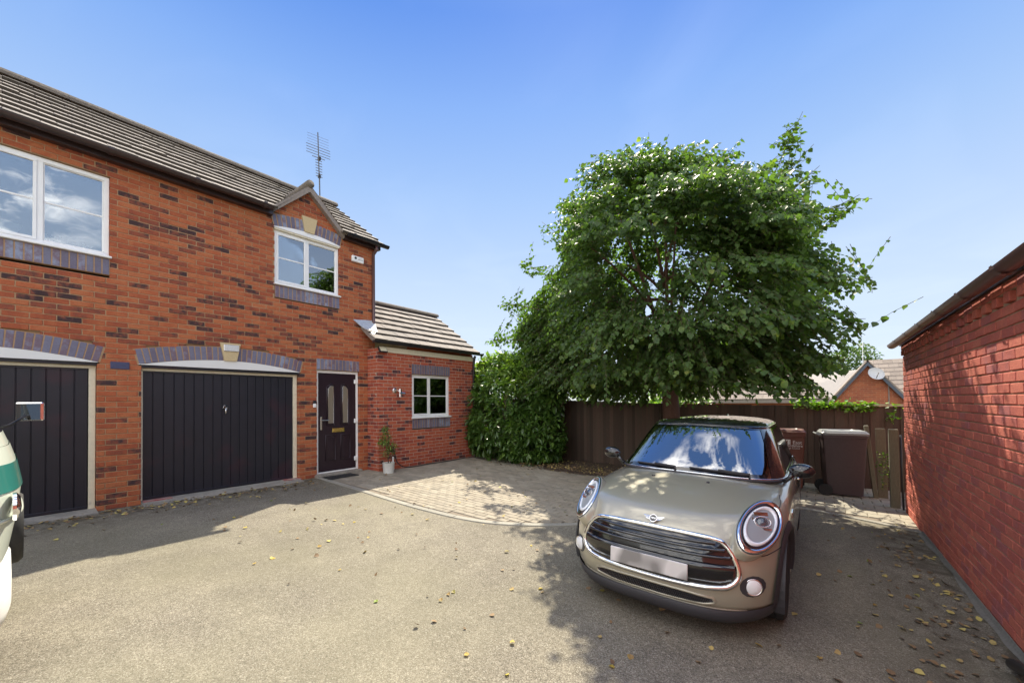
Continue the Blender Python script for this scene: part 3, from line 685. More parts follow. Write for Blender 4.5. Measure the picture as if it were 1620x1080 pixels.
# things standing on the inner window ledge
# ---------------- roof
PX, PZ, EX, EZ = -9.80, 6.62, -7.66, 5.085        # ridge and eave of the street slope
def tiles(root, x_e, z_e, x_r, z_r, y0, y1, ncourse, mat, name='roof_tile', maxn=300, wid=.30, left=None, extra=None, gap=None, th=.052, tilt=.125):
    """courses from eave up; tile = thin slab tilted so that its lower edge rides on the course below"""
    L = sqrt((x_r-x_e)**2+(z_r-z_e)**2); d = Vector(((x_r-x_e)/L, 0, (z_r-z_e)/L)); yv = Vector((0, 1, 0)); nrm = yv.cross(d)
    if nrm.z < 0: nrm = -nrm
    g = L/ncourse; c = []
    for k in range(ncourse):
        off = (wid/2 if k % 2 else 0); y = y0-off; a0 = left(k) if left else y0
        while y < y1:
            p, q = max(y, a0), min(y+wid-.004, y1)
            gp_ = gap(k) if gap else None
            for a_, b_ in ([(p, q)] if not gp_ else [(p, min(q, gp_[0])), (max(p, gp_[1]), q)]):
                if b_-a_ > .04: c.append((k, a_, b_))
            y += wid
    def mat_of(k, p):
        o = Vector((x_e, 0, z_e))+d*(k*g)+yv*p+nrm*(.004+tilt*g*.55)
        dd = (d*1.0-nrm*tilt).normalized(); nn = yv.cross(dd); nn = nn if nn.z > 0 else -nn
        Y = yv if yv.dot(nn.cross(dd)) > 0 else -yv
        return Matrix(((dd.x, Y.x, nn.x, o.x), (dd.y, Y.y, nn.y, o.y), (dd.z, Y.z, nn.z, o.z), (0, 0, 0, 1))), Y.y
    def sz(t):
        p = Vector((x_e, 0, z_e))+d*(t[0]*g)+yv*(t[1]+t[2])/2; s = seen(p)
        return 0 if (not s or not(-10 < s[0] < 1630) or (extra and not extra(p))) else (t[2]-t[1])/s[2]
    c.sort(key=sz, reverse=True); rest = MB(); cache = {}
    for i, (k, p, q) in enumerate(c):
        Mx, sg = mat_of(k, (p+q)/2); w2 = (q-p)/2; Mx = Mx @ Matrix.Translation((R.gauss(0, .004), 0, R.gauss(0, .003))) @ Matrix.Rotation(R.gauss(0, .006), 4, 'X')
        if i < maxn and sz(c[i]) > 0:
            key = (round(w2, 2), R.randrange(12))
            if key not in cache:
                m1 = MB(); m1.chbox(-.02, g+.04, -w2, w2, .026-th, .026, .004, tint=R.random())
                m1.mi = [1 if max(m1.v[j][0] for j in f) < -.014 else 0 for f in m1.f]; cache[key] = m1.mesh(name, [mat, M['edge_shade']])
            link(name, cache[key], root, Mx)
        else: rest.box(-.02, g+.04, -w2, w2, .026-th, .026, Mx, R.random())
    if rest.v: build(rest, 'distant_'+name+'s', mat, root, kind='stuff')
def baygap(k):
    h = (AZ-(EZ+(PZ-EZ)*(k+.6)/9))*1.02
    return (AY-h, AY+h) if h > .03 else None
tiles(house, EX, EZ, PX, PZ, -3.0, 5.24, 9, M['tile'], gap=baygap)
def slab(root, name, pts, th, mat):
    mb = MB(); n = Vector(pts[1])-Vector(pts[0]); m_ = Vector(pts[2])-Vector(pts[0]); nn = n.cross(m_).normalized()
    if nn.z < 0: nn = -nn
    top = [Vector(p) for p in pts]; bot = [p-nn*th for p in top]; k = len(pts)
    mb.add(top+bot, [tuple(range(k)), tuple(range(2*k-1, k-1, -1))]+[(i, k+i, k+(i+1) % k, (i+1) % k) for i in range(k)]); return build(mb, name, mat, root)
XA = EX-(AZ-EZ)*(EX-PX)/(PZ-EZ)
slab(house, 'roof', [(EX, -3.05, EZ), (EX, AY-.70, EZ), (XA, AY, AZ), (EX, AY+.70, EZ), (EX, 5.2, EZ), (PX, 5.2, PZ), (PX, -3.05, PZ)], .04, M['ridge'])
slab(house, 'rear_roof', [(PX, -3.05, PZ+.02), (PX, 5.24, PZ+.02), (PX-2.2, 5.24, EZ), (PX-2.2, -3.05, EZ)], .06, M['tile'])
for i in range(18):
    y0 = -3.0+i*.46; 
    if y0 > 5.1: break
    mb = MB(); rows = []
    for yy, dr_ in ((y0, 0), (y0+.458, .0)):
        rows.append([(PX+cos(t)*.13, yy, PZ+.03+sin(t)*.105-.02+R.gauss(0, .003)) for t in np.linspace(-.2, pi+.2, 9)])
    mb.grid(rows, tint=R.random()); mb.add(rows[0]+[(PX, y0, PZ)], [(i_, i_+1, 9) for i_ in range(8)])
    mb.add(rows[1]+[(PX, y0+.458, PZ)], [(9, i_+1, i_) for i_ in range(8)]); build(mb, 'ridge_tile', M['ridge'], house)
# gable of the window bay: two roof slopes, verge boards, small ridge
for sg in (-1, 1):
    fy, fz = AY+sg*.70, AZ-.685
    xr = EX-(AZ-EZ)*(EX-PX)/(PZ-EZ)
    slab(house, 'bay_roof', [(XF+.10, AY, AZ+.02), (XF+.10, fy, fz+.02), (EX-.05, fy, fz+.02), (xr-.05, AY, AZ+.02)] if sg < 0 else [(XF+.10, fy, fz+.02), (XF+.10, AY, AZ+.02), (xr-.05, AY, AZ+.02), (EX-.05, fy, fz+.02)], .05, M['ridge'])
    mb = MB(); a_ = Vector((XF+.105, AY, AZ)); b_ = Vector((XF+.105, fy, fz)); dn = Vector((0, -sg*.69, -.72)).normalized()*.085
    mb.add([a_, b_, b_+Vector((0, 0, -.105)), a_+Vector((0, 0, -.12)), a_-Vector((.12, 0, 0)), b_-Vector((.12, 0, 0)), b_+Vector((-.12, 0, -.105)), a_+Vector((-.12, 0, -.12))], [(0, 3, 2, 1), (4, 5, 6, 7), (0, 1, 5, 4), (1, 2, 6, 5), (2, 3, 7, 6), (3, 0, 4, 7)])
    build(mb, 'verge', M['barge'], house)
mb = MB(); mb.tube([(XF+.12, AY, AZ+.03), (XF-.8, AY, AZ+.03)], .075, 10); build(mb, 'bay_ridge', M['ridge'], house, smooth=True)
# gutter, brackets, fascia, downpipe
def gutter(root, x, z, y0, y1, mat, r=.058, side=1, step=.9, slope=None, name='gutter'):
    mb = MB(); rows = []
    for yy in np.linspace(y0, y1, 2):
        xx = x if slope is None else slope(yy)
        rows.append([(xx+cos(t)*r, yy, z-sin(t)*r) for t in np.linspace(0, pi, 9)]+[(xx-cos(t)*(r-.005), yy, z-sin(t)*(r-.005)) for t in np.linspace(0, pi, 9)])
    mb.grid(rows, closed=True)
    for rr_ in rows: mb.add(rr_[:9], [tuple(range(9))])
    o = build(mb, name, mat, root, autos=40)
    yy = y0+.12
    while yy < y1:
        m2 = MB(); xx = x if slope is None else slope(yy)
        rw = [[(xx+cos(t)*(r+.010), yy+d_, z-sin(t)*(r+.010)+(.004 if t < .1 else 0)) for t in np.linspace(-.15, pi, 10)] for d_ in (-.028, .028)]
        m2.grid(rw); m2.grid([[(xx+cos(t)*(r+.0), yy+d_, z-sin(t)*(r)) for t in np.linspace(-.15, pi, 10)] for d_ in (.022, -.022)])
        build(m2, 'gutter_bracket', mat, root); yy += step
    return o
gutter(house, -7.625, 5.085, -3.0, 2.95, M['darkgutter'], r=.062, step=.95); gutter(house, -7.625, 5.085, 4.38, 5.33, M['blackpl'], r=.062)
mb = MB(); mb.box(XF+.005, XF+.11, -3.0, 3.0, 4.985, 5.08); mb.box(XF+.005, XF+.11, 4.37, 5.2, 4.985, 5.08); build(mb, 'fascia', M['darkgutter'], house)
mb = MB(); mb.tube([(-7.66, 5.06, 5.02), (-7.66, 5.06, 4.95), (-7.785, 5.06, 4.86), (-7.785, 5.06, 3.2), (-7.74, 5.06, 3.12)], .034, 10)
build(mb, 'downpipe', M['brownpl'], house, smooth=True)

# ---------------------------------------------------------------- extension
ext = thing('house_extension', 'single storey brick extension with a grey tiled roof, white fascia and one small window', 'house extension', (-8.5, 6.4, gz(-7.4, 6.4)))
XE = -7.43; WX = frame_w((XE, 0), (0, 1, 0)); ew = Walls(ext, M['brick_ext'], M['mortar_pale'], 5)
eh = [rect(5.815, 7.0, 1.225, 2.25), rect(5.81, 7.0, 2.24, 2.49), rect(5.815, 7.0, 1.0, 1.23)]
ew.wall(WX, ZB, 36, lambda z: cut(4.93, 7.87, eh, z), phase=1)
ew.wall(frame_w((XF, 4.93), (1, 0, 0)), ZB, 37, lambda z: [(0.0, .398)], depth=.098)
ew.wall(frame_w((XE-.1, 7.87), (-1, 0, 0)), ZB, 36, lambda z: [(0, 2.0)])
ew.finish(300, extra=lambda p: p.y < 7.86)
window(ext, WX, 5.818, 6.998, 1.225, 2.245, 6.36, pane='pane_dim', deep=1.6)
mb = MB(); rows = []
for i in range(15): rows.append([tuple(WX @ Vector((6.74+i*.014, .25+.02*sin(i*1.7), z))) for z in (1.28, 2.2)])
mb.grid(rows); build(mb, 'curtain', mk('pale_curtain', (.55, .53, .52), .9), ext)
soldiers(ext, WX, 5.81, 7.0, 2.25, .235); soldiers(ext, WX, 5.818, 7.0, .99, .235, 'sill_brick')
mb = MB(); mb.chbox(4.95, 7.88, -.022, .004, 2.685, 2.80, .003, WX); build(mb, 'fascia', M['cream'], ext)
gutter(ext, -7.30, 2.895, 4.74, 8.07, M['blackpl'], r=.05, step=.8)
EPX, EPZ, EEX, EEZ = -9.08, 4.13, -7.33, 2.90
tiles(ext, EEX, EEZ, EPX, EPZ, 4.78, 8.0, 7, M['tile_ext'], left=lambda k: 4.78 if k < 2 else 5.14)
slab(ext, 'roof', [(EEX, 4.78, EEZ), (EEX, 8.0, EEZ), (EPX, 8.0, EPZ), (EPX, 5.15, EPZ), (XF, 5.15, EEZ+(EEX-XF)*.7017), (XF, 4.78, EEZ+(EEX-XF)*.7017)], .05, M['barge'])
slab(ext, 'rear_roof', [(EPX, 5.15, EPZ+.02), (EPX, 8.0, EPZ+.02), (EPX-1.8, 8.0, EEZ), (EPX-1.8, 5.15, EEZ)], .05, M['tile'])
mb = MB(); mb.prism([(-9.1, 4.05), (XE-.02, 2.85), (XE-.02, 2.6), (-10.8, 2.6), (-10.8, 2.85)], 7.78, 7.86, lambda u, v, d: (u, d, v)); build(mb, 'gable_wall', M['brick_far'], ext)
for i in range(7):
    y0 = 5.14+i*.412; mb = MB(); rows = []
    for yy in (y0, y0+.405): rows.append([(EPX+cos(t)*.12, yy, EPZ+.015+sin(t)*.09) for t in np.linspace(-.2, pi+.2, 9)])
    mb.grid(rows, tint=R.random()); mb.add(rows[1]+[(EPX, y0+.405, EPZ)], [(9, i_+1, i_) for i_ in range(8)]); build(mb, 'ridge_tile', M['ridge'], ext)
# lead flashing against the main wall
mb = MB(); sl_ = .7017
def rz(x): return EEZ+(EEX-x)*sl_
P4 = [(XF+.012, 4.60, 3.37), (XF+.012, 5.10, 3.42), (XF+.012, 5.10, rz(XF)+.05), (XF+.22, 5.04, rz(XF+.22)+.055), (XF+.36, 4.86, rz(XF+.36)+.05), (XF+.12, 4.74, rz(XF+.12)+.05)]
mb.add(P4+[(p[0]-.008, p[1], p[2]-.012) for p in P4], [(0, 1, 2, 3, 4, 5), (11, 10, 9, 8, 7, 6)]+[(i, (i+1) % 6, 6+(i+1) % 6, 6+i) for i in range(6)])
build(mb, 'flashing', M['lead'], ext)
mb = MB(); mb.tube([(-7.335, 7.84, 2.83), (-7.37, 7.84, 2.74), (-7.395, 7.84, 2.6), (-7.395, 7.84, .2)], .033, 10); build(mb, 'downpipe', M['blackpl'], ext, smooth=True)

# ---------------------------------------------------------------- garage on the right
gar = thing('brick_garage', 'detached pinkish red brick garage with brown gutter, right of the car', 'garage', (2.4, 3, gz(1, 3)))
GY = 8.2; kx = .0093
WG = frame_w((.957, GY), (kx, -1, 0)); gw = Walls(gar, M['brick_gar'], M['mortar_dark'], 9)
gw.wall(WG, -.176, 32, lambda z: [(0, 12.5)], recess=.009)
gw.wall(frame_w((.957-.018, GY), (kx, -1, 0)), -.176+.075*33, 1, lambda z: [(0, 12.5)], depth=.11)
gw.wall(frame_w((.957+3.0, GY), (-1, 0, 0)), -.176, 34, lambda z: [(0, 2.9)], depth=.1)
gw.finish(300)
mb = MB()
for i in range(56): mb.chbox(i*.225+.005, i*.225+.107, -.022, .1, 2.224+.006, 2.299, .004, WG, R.random())
nd = 0
for i in range(50):
    m1 = MB(); m1.chbox(i*.225+.005, i*.225+.107, -.020, .1, 2.230, 2.299, .004, WG, R.random()); build(m1, 'dentil_brick', M['brick_gar'], gar)
mb = MB(); mb.box(0, 12.5, .012, .11, 2.22, 2.31, WG); build(mb, 'dentil_mortar', M['mortar_dark'], gar)
def gx(y): return .957+kx*(GY-y)
gutter(gar, .86, 2.405, -4.2, 8.27, M['brownpl'], r=.058, step=.78, slope=lambda y: gx(y)-.105)
mb = MB(); P = lambda x, y, z: (x, y, z)
mb.add([(gx(8.25)-.03, 8.25, 2.375), (gx(-4.2)-.03, -4.2, 2.375), (gx(-4.2)-.03, -4.2, 2.47), (gx(8.25)-.03, 8.25, 2.47), (gx(8.25)+.05, 8.25, 2.375), (gx(-4.2)+.05, -4.2, 2.375), (gx(-4.2)+.05, -4.2, 2.47), (gx(8.25)+.05, 8.25, 2.47)], [(0, 3, 2, 1), (0, 1, 5, 4), (3, 7, 6, 2), (0, 4, 7, 3)])
build(mb, 'fascia', M['brownpl'], gar)
slab(gar, 'roof', [(gx(8.3)-.06, 8.3, 2.45), (3.0, 8.3, 3.6), (3.0, -4.3, 3.6), (gx(-4.3)-.06, -4.3, 2.45)], .05, M['tile'])
slab(gar, 'rear_roof', [(3.0, 8.3, 3.6), (5.1, 8.3, 2.47), (5.1, -4.3, 2.47), (3.0, -4.3, 3.6)], .05, M['tile'])
mb = MB(); mb.box(4.9, 5.0, -4.2, 8.15, -.3, 2.45); mb.box(1.1, 4.9, -4.2, -4.1, -.3, 2.45); mb.prism([(1.0, 2.4), (5.0, 2.4), (3.0, 3.52)], 8.1, 8.18, lambda u, v, d: (u, d, v)); build(mb, 'far_walls', M['brick_far'], gar)
# pale mortar fillet at the foot of the wall
mb = MB(); mb.grid([[(gx(y)-.005, y, gz(.95, y)+.05), (gx(y)-.018, y, gz(.95, y)+.018), (gx(y)-.035-.012*sin(y*3)-.008*sin(y*11), y, gz(.9, y)+.003)] for y in np.linspace(-3.5, 7.0, 60)]); build(mb, 'footing', mk('dirty_footing', (.17, .16, .14), .95, noise=.3, bscale=40), gar)
mb = MB(); xg = gx(3.74)-.05; mb.tube([(xg, 3.42, 2.36), (xg, 3.42, .13), (xg-.01, 3.48, .06), (xg-.05, 3.79, -.02)], .034, 10); build(mb, 'downpipe', M['blackpl'], gar, smooth=True)

# ================================================================ FENCES
def fence(label, A, B, topA, topB, n, cap=None, rail=True):
    A = np.array(A); B = np.array(B); d = (B-A); L = np.linalg.norm(d); d /= L; root = thing('timber_fence', label, 'fence', ((A[0]+B[0])/2, (A[1]+B[1])/2, gz(*(A+B)/2)))
    W = frame_w((A[0], A[1]), (d[0], d[1], 0))
    p = L/n; cache = []
    for v in range(14):
        m1 = MB(); hx_ = p/2+.012; h = 1.0
        vs = [(-hx_, 0, 0), (hx_, 0, 0), (hx_, .016, 0), (-hx_, .006, 0)]; vs = vs+[(x, y, h) for x, y, z in vs]
        m1.add(vs, [(3, 2, 1, 0), (4, 5, 6, 7), (0, 1, 5, 4), (1, 2, 6, 5), (2, 3, 7, 6), (3, 0, 4, 7)], v/13); cache.append(m1.mesh('board', M['fence']))
    for i in range(n):
        u = (i+.5)*p; q = A+d*u; zt = topA+(topB-topA)*u/L+R.gauss(0, .004); zb = gz(*q)-.0
        link('board', R.choice(cache), root, W @ Matrix.Translation((u, R.gauss(0, .002), zb)) @ Matrix.Rotation(radians(2.6)+R.gauss(0, .006), 4, 'Z') @ Matrix.Diagonal((1, 1, zt-zb, 1)))
    for f in (.12, .5, .88):
        mb = MB(); za = lambda u: gz(*(A+d*u))+(topA+(topB-topA)*u/L-gz(*(A+d*u)))*f
        P = lambda u, y, z: tuple(W @ Vector((u, y, z)))
        mb.add([P(0, .03, za(0)-.04), P(L, .03, za(L)-.04), P(L, .03, za(L)+.04), P(0, .03, za(0)+.04), P(0, .07, za(0)-.04), P(L, .07, za(L)-.04), P(L, .07, za(L)+.04), P(0, .07, za(0)+.04)], [(0, 1, 2, 3), (7, 6, 5, 4), (0, 4, 5, 1), (3, 2, 6, 7)])
        build(mb, 'rail', M['fence'], root)
    k = int(L/1.8)+1
    for i in range(k+1):
        u = min(L, i*L/k); mb = MB(); q = A+d*u; mb.box(u-.05, u+.05, .03, .13, gz(*q)-.1, topA+(topB-topA)*u/L-.02, W); build(mb, 'post', M['fence'], root)
    if cap:
        u0, u1 = cap; mb = MB(); zz = lambda u: topA+(topB-topA)*u/L; P = lambda u, y, z: tuple(W @ Vector((u, y, z)))
        c = [(u, y, zz(u)+h) for u in (u0, u1) for y, h in ((-.03, .002), (.075, .002), (.075, .04), (-.03, .04))]
        mb.add([P(*q) for q in c], [(0, 1, 2, 3), (7, 6, 5, 4), (0, 3, 7, 4), (2, 6, 7, 3), (1, 5, 6, 2), (0, 4, 5, 1)]); build(mb, 'capping_rail', M['timber_pale'], root)
    return root
fence('dark stained closeboard fence behind the shrub and to the left of the tree trunk', (-8.3, 8.95), (-2.85, 8.95), 1.73, 1.53, 62)
fence('dark stained closeboard fence behind the bins, with a pale capping rail', (-2.40, 9.25), (1.35, 10.12), 1.515, 1.448, 36, cap=(2.55, 3.84))
fence('short return of dark fence just behind the tree trunk', (-2.85, 8.98), (-2.40, 9.25), 1.53, 1.515, 4)

# ================================================================ TREE
def branchy(name, root, paths, mat):
    mb = MB()
    for pts, r0, r1 in paths:
        k = len(pts); mb.tube(pts, [r0+(r1-r0)*i/(k-1) for i in range(k)], 7 if r0 > .02 else 5)
    return build(mb, name, mat, root, smooth=True)
TX, TY = -2.60, 9.02
tree = thing('lime_tree', 'large leafy lime tree with a broad dark green crown behind the parked car', 'tree', (TX, TY, gz(TX, TY)))
mb = MB(); g0 = gz(TX, TY)
tp = [(TX, TY, g0-.1), (TX, TY, g0+.08), (TX+.01, TY, g0+.5), (TX, TY-.01, 1.2), (TX-.02, TY-.03, 1.9), (TX-.04, TY-.10, 2.5), (TX-.02, TY-.1, 3.0), (TX, TY-.1, 3.4)]
mb.tube(tp, [.27, .22, .185, .175, .165, .11, .07, .04], 14); 
mb.v = [(x+.008*sin(z*9+x*40), y+.008*sin(z*7+y*50), z) for x, y, z in mb.v]
build(mb, 'trunk', M['bark'], tree, smooth=True)
CC = np.array([-2.72, 8.15, 4.05])
# lobes of the crown: centre, radii
LOBES = [((-2.7, 8.2, 4.1), (2.75, 2.5, 1.9)), ((-4.9, 9.1, 3.35), (1.9, 1.3, 1.6)), ((-4.1, 8.8, 4.35), (1.6, 1.3, 1.3)), ((-2.6, 7.0, 4.7), (1.6, 1.4, 1.3)), ((-1.1, 7.8, 3.3), (1.55, 2.1, 1.45)), ((-3.1, 8.0, 5.05), (1.9, 1.7, 1.3)), ((-1.55, 7.9, 4.75), (1.3, 1.5, 1.25)), ((-3.0, 8.0, 5.35), (1.2, 1.2, 1.15)), ((-5.9, 9.2, 3.7), (1.0, .9, .9)),
         ((-2.0, 7.2, 2.85), (2.1, 1.7, 1.15)), ((-6.0, 9.2, 2.7), (1.2, 1.0, .95)), ((-.35, 7.7, 4.1), (.85, 1.2, .75)), ((-2.2, 6.6, 3.9), (1.8, 1.5, 1.5)), ((-4.1, 8.8, 2.45), (2.3, 1.0, .85)), ((-1.4, 7.5, 2.4), (1.35, 1.4, .8)), ((-5.3, 8.9, 2.1), (1.5, .7, .75))]
def inside(p):
    return min((((p-np.array(c))/np.array(r))**2).sum() for c, r in LOBES)
twigs = []; P_, D_, S_, T_ = [], [], [], []
paths = []
# main limbs
limbs = []
for i in range(22):
    a = i*2.399; el = .25+.95*R.random(); z0 = 1.75+2.6*(i/22); st = Vector((TX-.02, TY-.05-.12*(z0-1.9), z0))
    c, r = LOBES[i % len(LOBES)]; e = Vector(c)+Vector((r[0]*cos(a)*.55, r[1]*sin(a)*.55, r[2]*(.1+.4*R.random())))
    mid = (st+e)/2+Vector((0, 0, .25)); pts = [st.lerp(mid, t).lerp(mid.lerp(e, t), t) for t in (0, .25, .5, .75, 1)]
    paths.append((pts, .055-.02*i/22, .012)); limbs.append(pts)
branchy('limb', tree, paths, M['bark']); paths = []
allp = [p for l in limbs for p in l[1:]]
AP = np.array([tuple(p) for p in allp])
ntw = 0
def add_spray(tip, outd, n, size, droop=.35):
    """a flat drooping spray: one twig with alternate leaves"""
    L = .30+.38*NR.rand(); d = outd/np.linalg.norm(outd); d[2] -= droop*NR.rand(); d /= np.linalg.norm(d)
    sd = np.cross(d, [0, 0, 1.]); sd /= max(np.linalg.norm(sd), .01); base = tip-d*L; t0 = NR.rand()
    pts = [base+d*L*t+np.array([0, 0, -.10*L*t*t*2]) for t in (0, .5, 1)]
    twigs.append(([tuple(p) for p in pts], .004, .0015))
    for k in range(n):
        t = (k+.6)/n; sgn = 1 if k % 2 else -1; p = base+d*L*t+np.array([0, 0, -.2*L*t*t])
        dd = d*.55+sd*sgn*(.8 if k < n-1 else .1)+np.array([0, 0, -.55-.3*NR.rand()])+NR.normal(0, .16, 3)
        P_.append(p); D_.append(dd); S_.append(size*(.6+.75*NR.rand())); T_.append(min(1, max(0, .30*t0+.45*NR.rand()+(.15 if t > .8 else 0))))
SV = np.array(SUNV)
LITY, LITX = [0, 1, 1.5, 2.0, 2.57, 3.2, 4.0, 4.75, 5.4, 5.9, 6.5, 7.2], [1.2, 0, -.6, -1.05, -1.77, -2.1, -2.5, -3.2, -4.0, -5.0, -6.3, -9]
def bad(p):
    gx_, gy_ = p[0]+.4*p[2], p[1]-.735*p[2]        # where this leaf's shadow falls
    if gx_ < np.interp(gy_, LITY, LITX)+.22*sin(p[0]*7+p[2]*5)+.12*sin(p[1]*15+p[2]*11): return True
    for q, r in (((-1.3, 3.4, .85), .27), ((-.72, 3.7, .88), .20), ((-1.55, 3.9, .9), .17), ((-.95, 4.0, .92), .12), ((.62, 7.3, -.05), .28), ((-3.6, 6.9, 0), .14)):
        d = p-np.array(q); t = d@SV; e = d-SV*t
        if e@e < (r*(1+.45*sin(p[0]*9+p[2]*7)))**2: return True
    return (p[2] < 1.56+.14*sin(p[0]*2.1)+.12*sin(p[0]*5+p[1])) or (p[0] > gx(p[1])-.15 and p[2] < 2.8) or p[1] > 10.9 or p[0] > .32-.19*max(0, p[2]-3)**2+.15*sin(p[2]*6) or p[0] < -.77*p[1]+.1*sin(p[2]*5)
clumps = []; tries = 0
while len(clumps) < 270 and tries < 20000:
    tries += 1; c, r = LOBES[NR.randint(len(LOBES))]; v = NR.normal(0, 1, 3); v[2] = v[2]*.9+.1; v /= np.linalg.norm(v)
    p = np.array(c)+v*np.array(r)*NR.uniform(.80, 1.14)
    if bad(p-[0, 0, .12]) or inside(p) < .66: continue
    if any(((p-q[0])**2*np.array([1, 1, 2.2])).sum() < .30**2*q[2]**2 for q in clumps): continue
    o = (p-CC)*np.array([1, 1, .6]); o /= np.linalg.norm(o)
    clumps.append((p, o, NR.uniform(.75, 1.25)))
for p, o, s_ in clumps:
    h = np.array([o[0], o[1], 0]); h /= max(np.linalg.norm(h), .05); sd = np.array([-h[1], h[0], 0]); t0 = NR.rand()
    for j in range(int(27*s_)):
        a, b = NR.normal(0, .30, 2)*s_; q = p+h*a+sd*b+np.array([0, 0, -.35*a*a-.25*b*b-.22*a+NR.normal(0, .05)])
        if bad(q): continue
        d = o*.7+h*.35+sd*b*1.2/s_+NR.normal(0, .22, 3)+np.array([0, 0, -.12]); add_spray(q, d, 8+NR.randint(5), .068)
        for k in range(1, 1): pass
cnt = 0
while cnt < 4600:
    c, r = LOBES[NR.randint(len(LOBES))]; v = NR.normal(0, 1, 3); v /= np.linalg.norm(v); p = np.array(c)+v*np.array(r)*(.93-.4*NR.rand()**1.3)
    if bad(p) or inside(p) < .28: continue
    add_spray(p, (p-CC)*np.array([1, 1, .55])+NR.normal(0, .6, 3), 8+NR.randint(5), .067); cnt += 1
# long shoots that stick out of the outline
SH = [((-.62, 7.9, 5.25), (.47, 0, 1.02), 6), ((-.6, 7.8, 5.0), (.5, -.1, .5), 3), ((.0, 7.7, 4.4), (.5, -.1, .15), 4), ((.1, 7.6, 3.35), (.5, -.3, -.1), 5), ((.0, 7.3, 2.75), (.5, -.3, -.1), 5), ((-5.9, 8.2, 4.0), (-.8, -.1, .25), 4), ((-5.3, 8.1, 4.7), (-.7, 0, .5), 3),
      ((-4.7, 8.0, 5.4), (-.6, 0, .55), 3), ((-3.6, 8.0, 5.9), (-.2, 0, .5), 3), ((-2.6, 8, 6.1), (.05, 0, .4), 2), ((-6.3, 8.2, 3.2), (-.8, -.1, .1), 4), ((-.4, 7.6, 4.8), (.45, -.1, .3), 3), ((-4.3, 8, 5.9), (-.5, 0, .5), 3), ((-1.8, 8, 5.8), (.2, 0, .4), 3), ((-.2, 7.2, 2.3), (.5, -.2, -.2), 3)]
for s_, v_, k in SH:
    s_ = np.array(s_); v_ = np.array(v_)
    paths.append(([tuple(s_-v_*.5), tuple(s_+v_*.3), tuple(s_+v_*.95)], .012, .003))
    for j in range(k*7):
        t = NR.rand(); add_spray(s_+v_*t+NR.normal(0, .10*(1.25-t), 3), v_+NR.normal(0, .45, 3), 5+NR.randint(4), .070)
branchy('branches', tree, paths, M['twig'])['kind'] = 'stuff'
tw = MB()
for pts, a, b in twigs: tw.tube(pts, [a, (a+b)/2, b], 3, cap=False)
build(tw, 'twigs', M['twig'], tree, kind='stuff')
leaves('foliage', 'lime', np.array(P_), np.array(D_), np.array(S_), M['leaf'], tree, np.array(T_), kind='stuff')

# ================================================================ LAUREL SHRUB
shrub = thing('laurel_shrub', 'tall glossy green laurel shrub between the extension and the dark fence', 'shrub', (-6.3, 8.0, gz(-6.3, 8)))
SL = [((-6.4, 8.05, 1.35), (1.25, .85, 1.42)), ((-5.75, 8.1, .75), (.95, .7, .85)), ((-6.9, 8.35, 2.0), (.95, .6, .95)), ((-5.9, 8.35, 1.75), (1.0, .6, .9)), ((-7.0, 8.1, .8), (.75, .6, .8))]
P_, D_, S_, T_ = [], [], [], []
cnt = 0; stems = []
while cnt < 1750:
    c, r = SL[NR.randint(len(SL))]; v = NR.normal(0, 1, 3); v /= np.linalg.norm(v); p = np.array(c)+v*np.array(r)*(1-.3*NR.rand()**1.5)
    if p[2] < .10+gz(p[0], p[1]) or p[1] > 8.92: continue
    if p[0] < -7.38 and p[1] < 7.98: continue
    if v[1] > .5 and NR.rand() < .6: continue
    if min((((p-np.array(c2))/np.array(r2))**2).sum() for c2, r2 in SL) < .42: continue
    o = v*np.array([1, 1, .6])+NR.normal(0, .3, 3); o[2] += .25; o /= np.linalg.norm(o); t0 = NR.rand()
    for k in range(7):
        a = k*2.4+cnt; sd = np.cross(o, [.3, .2, 1.]); sd /= np.linalg.norm(sd); s2 = np.cross(sd, o)
        dd = o*(.55 if k < 5 else 1.3)+(sd*cos(a)+s2*sin(a))*.85+np.array([0, 0, -.25])
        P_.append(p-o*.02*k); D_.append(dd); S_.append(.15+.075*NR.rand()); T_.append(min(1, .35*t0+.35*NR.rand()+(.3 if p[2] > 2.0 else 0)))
    stems.append(([tuple(p), tuple(p-o*.22)], .004, .005)); cnt += 1
P_, D_, S_, T_ = map(np.array, (P_, D_, S_, T_))
# leaves nearest the viewer are separate parts, the rest one mass
key = np.array([(lambda s: (S_[i]/s[2]) if s else 0)(seen(P_[i])) for i in range(len(P_))])*(P_[:, 1] < 7.9)
order = np.argsort(-key); near = order[:300]; far_ = order[300:]
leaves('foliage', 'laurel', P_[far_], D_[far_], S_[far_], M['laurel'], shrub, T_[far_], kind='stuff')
base, faces = LEAF['laurel']; lm = []
for v in range(6):
    m1 = MB(); m1.add(base, faces, .1+.16*v); lm.append(m1.mesh('leaf', M['laurel']))
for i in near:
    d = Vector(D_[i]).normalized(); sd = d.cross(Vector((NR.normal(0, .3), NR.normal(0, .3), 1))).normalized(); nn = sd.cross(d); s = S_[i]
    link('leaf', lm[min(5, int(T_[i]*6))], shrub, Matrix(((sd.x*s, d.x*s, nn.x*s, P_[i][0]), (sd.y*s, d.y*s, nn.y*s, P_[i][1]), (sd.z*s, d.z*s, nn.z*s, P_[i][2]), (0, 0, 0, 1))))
for k in range(9):
    a = R.uniform(-.5, .5); stems.append(([(-6.3+a*.6, 8.35, .0), (-6.3+a*1.6, 8.3, .8), (-6.3+a*3, 8.25+.2*R.random(), 1.7)], .03, .01))
branchy('stems', shrub, stems, M['twig'])['kind'] = 'stuff'
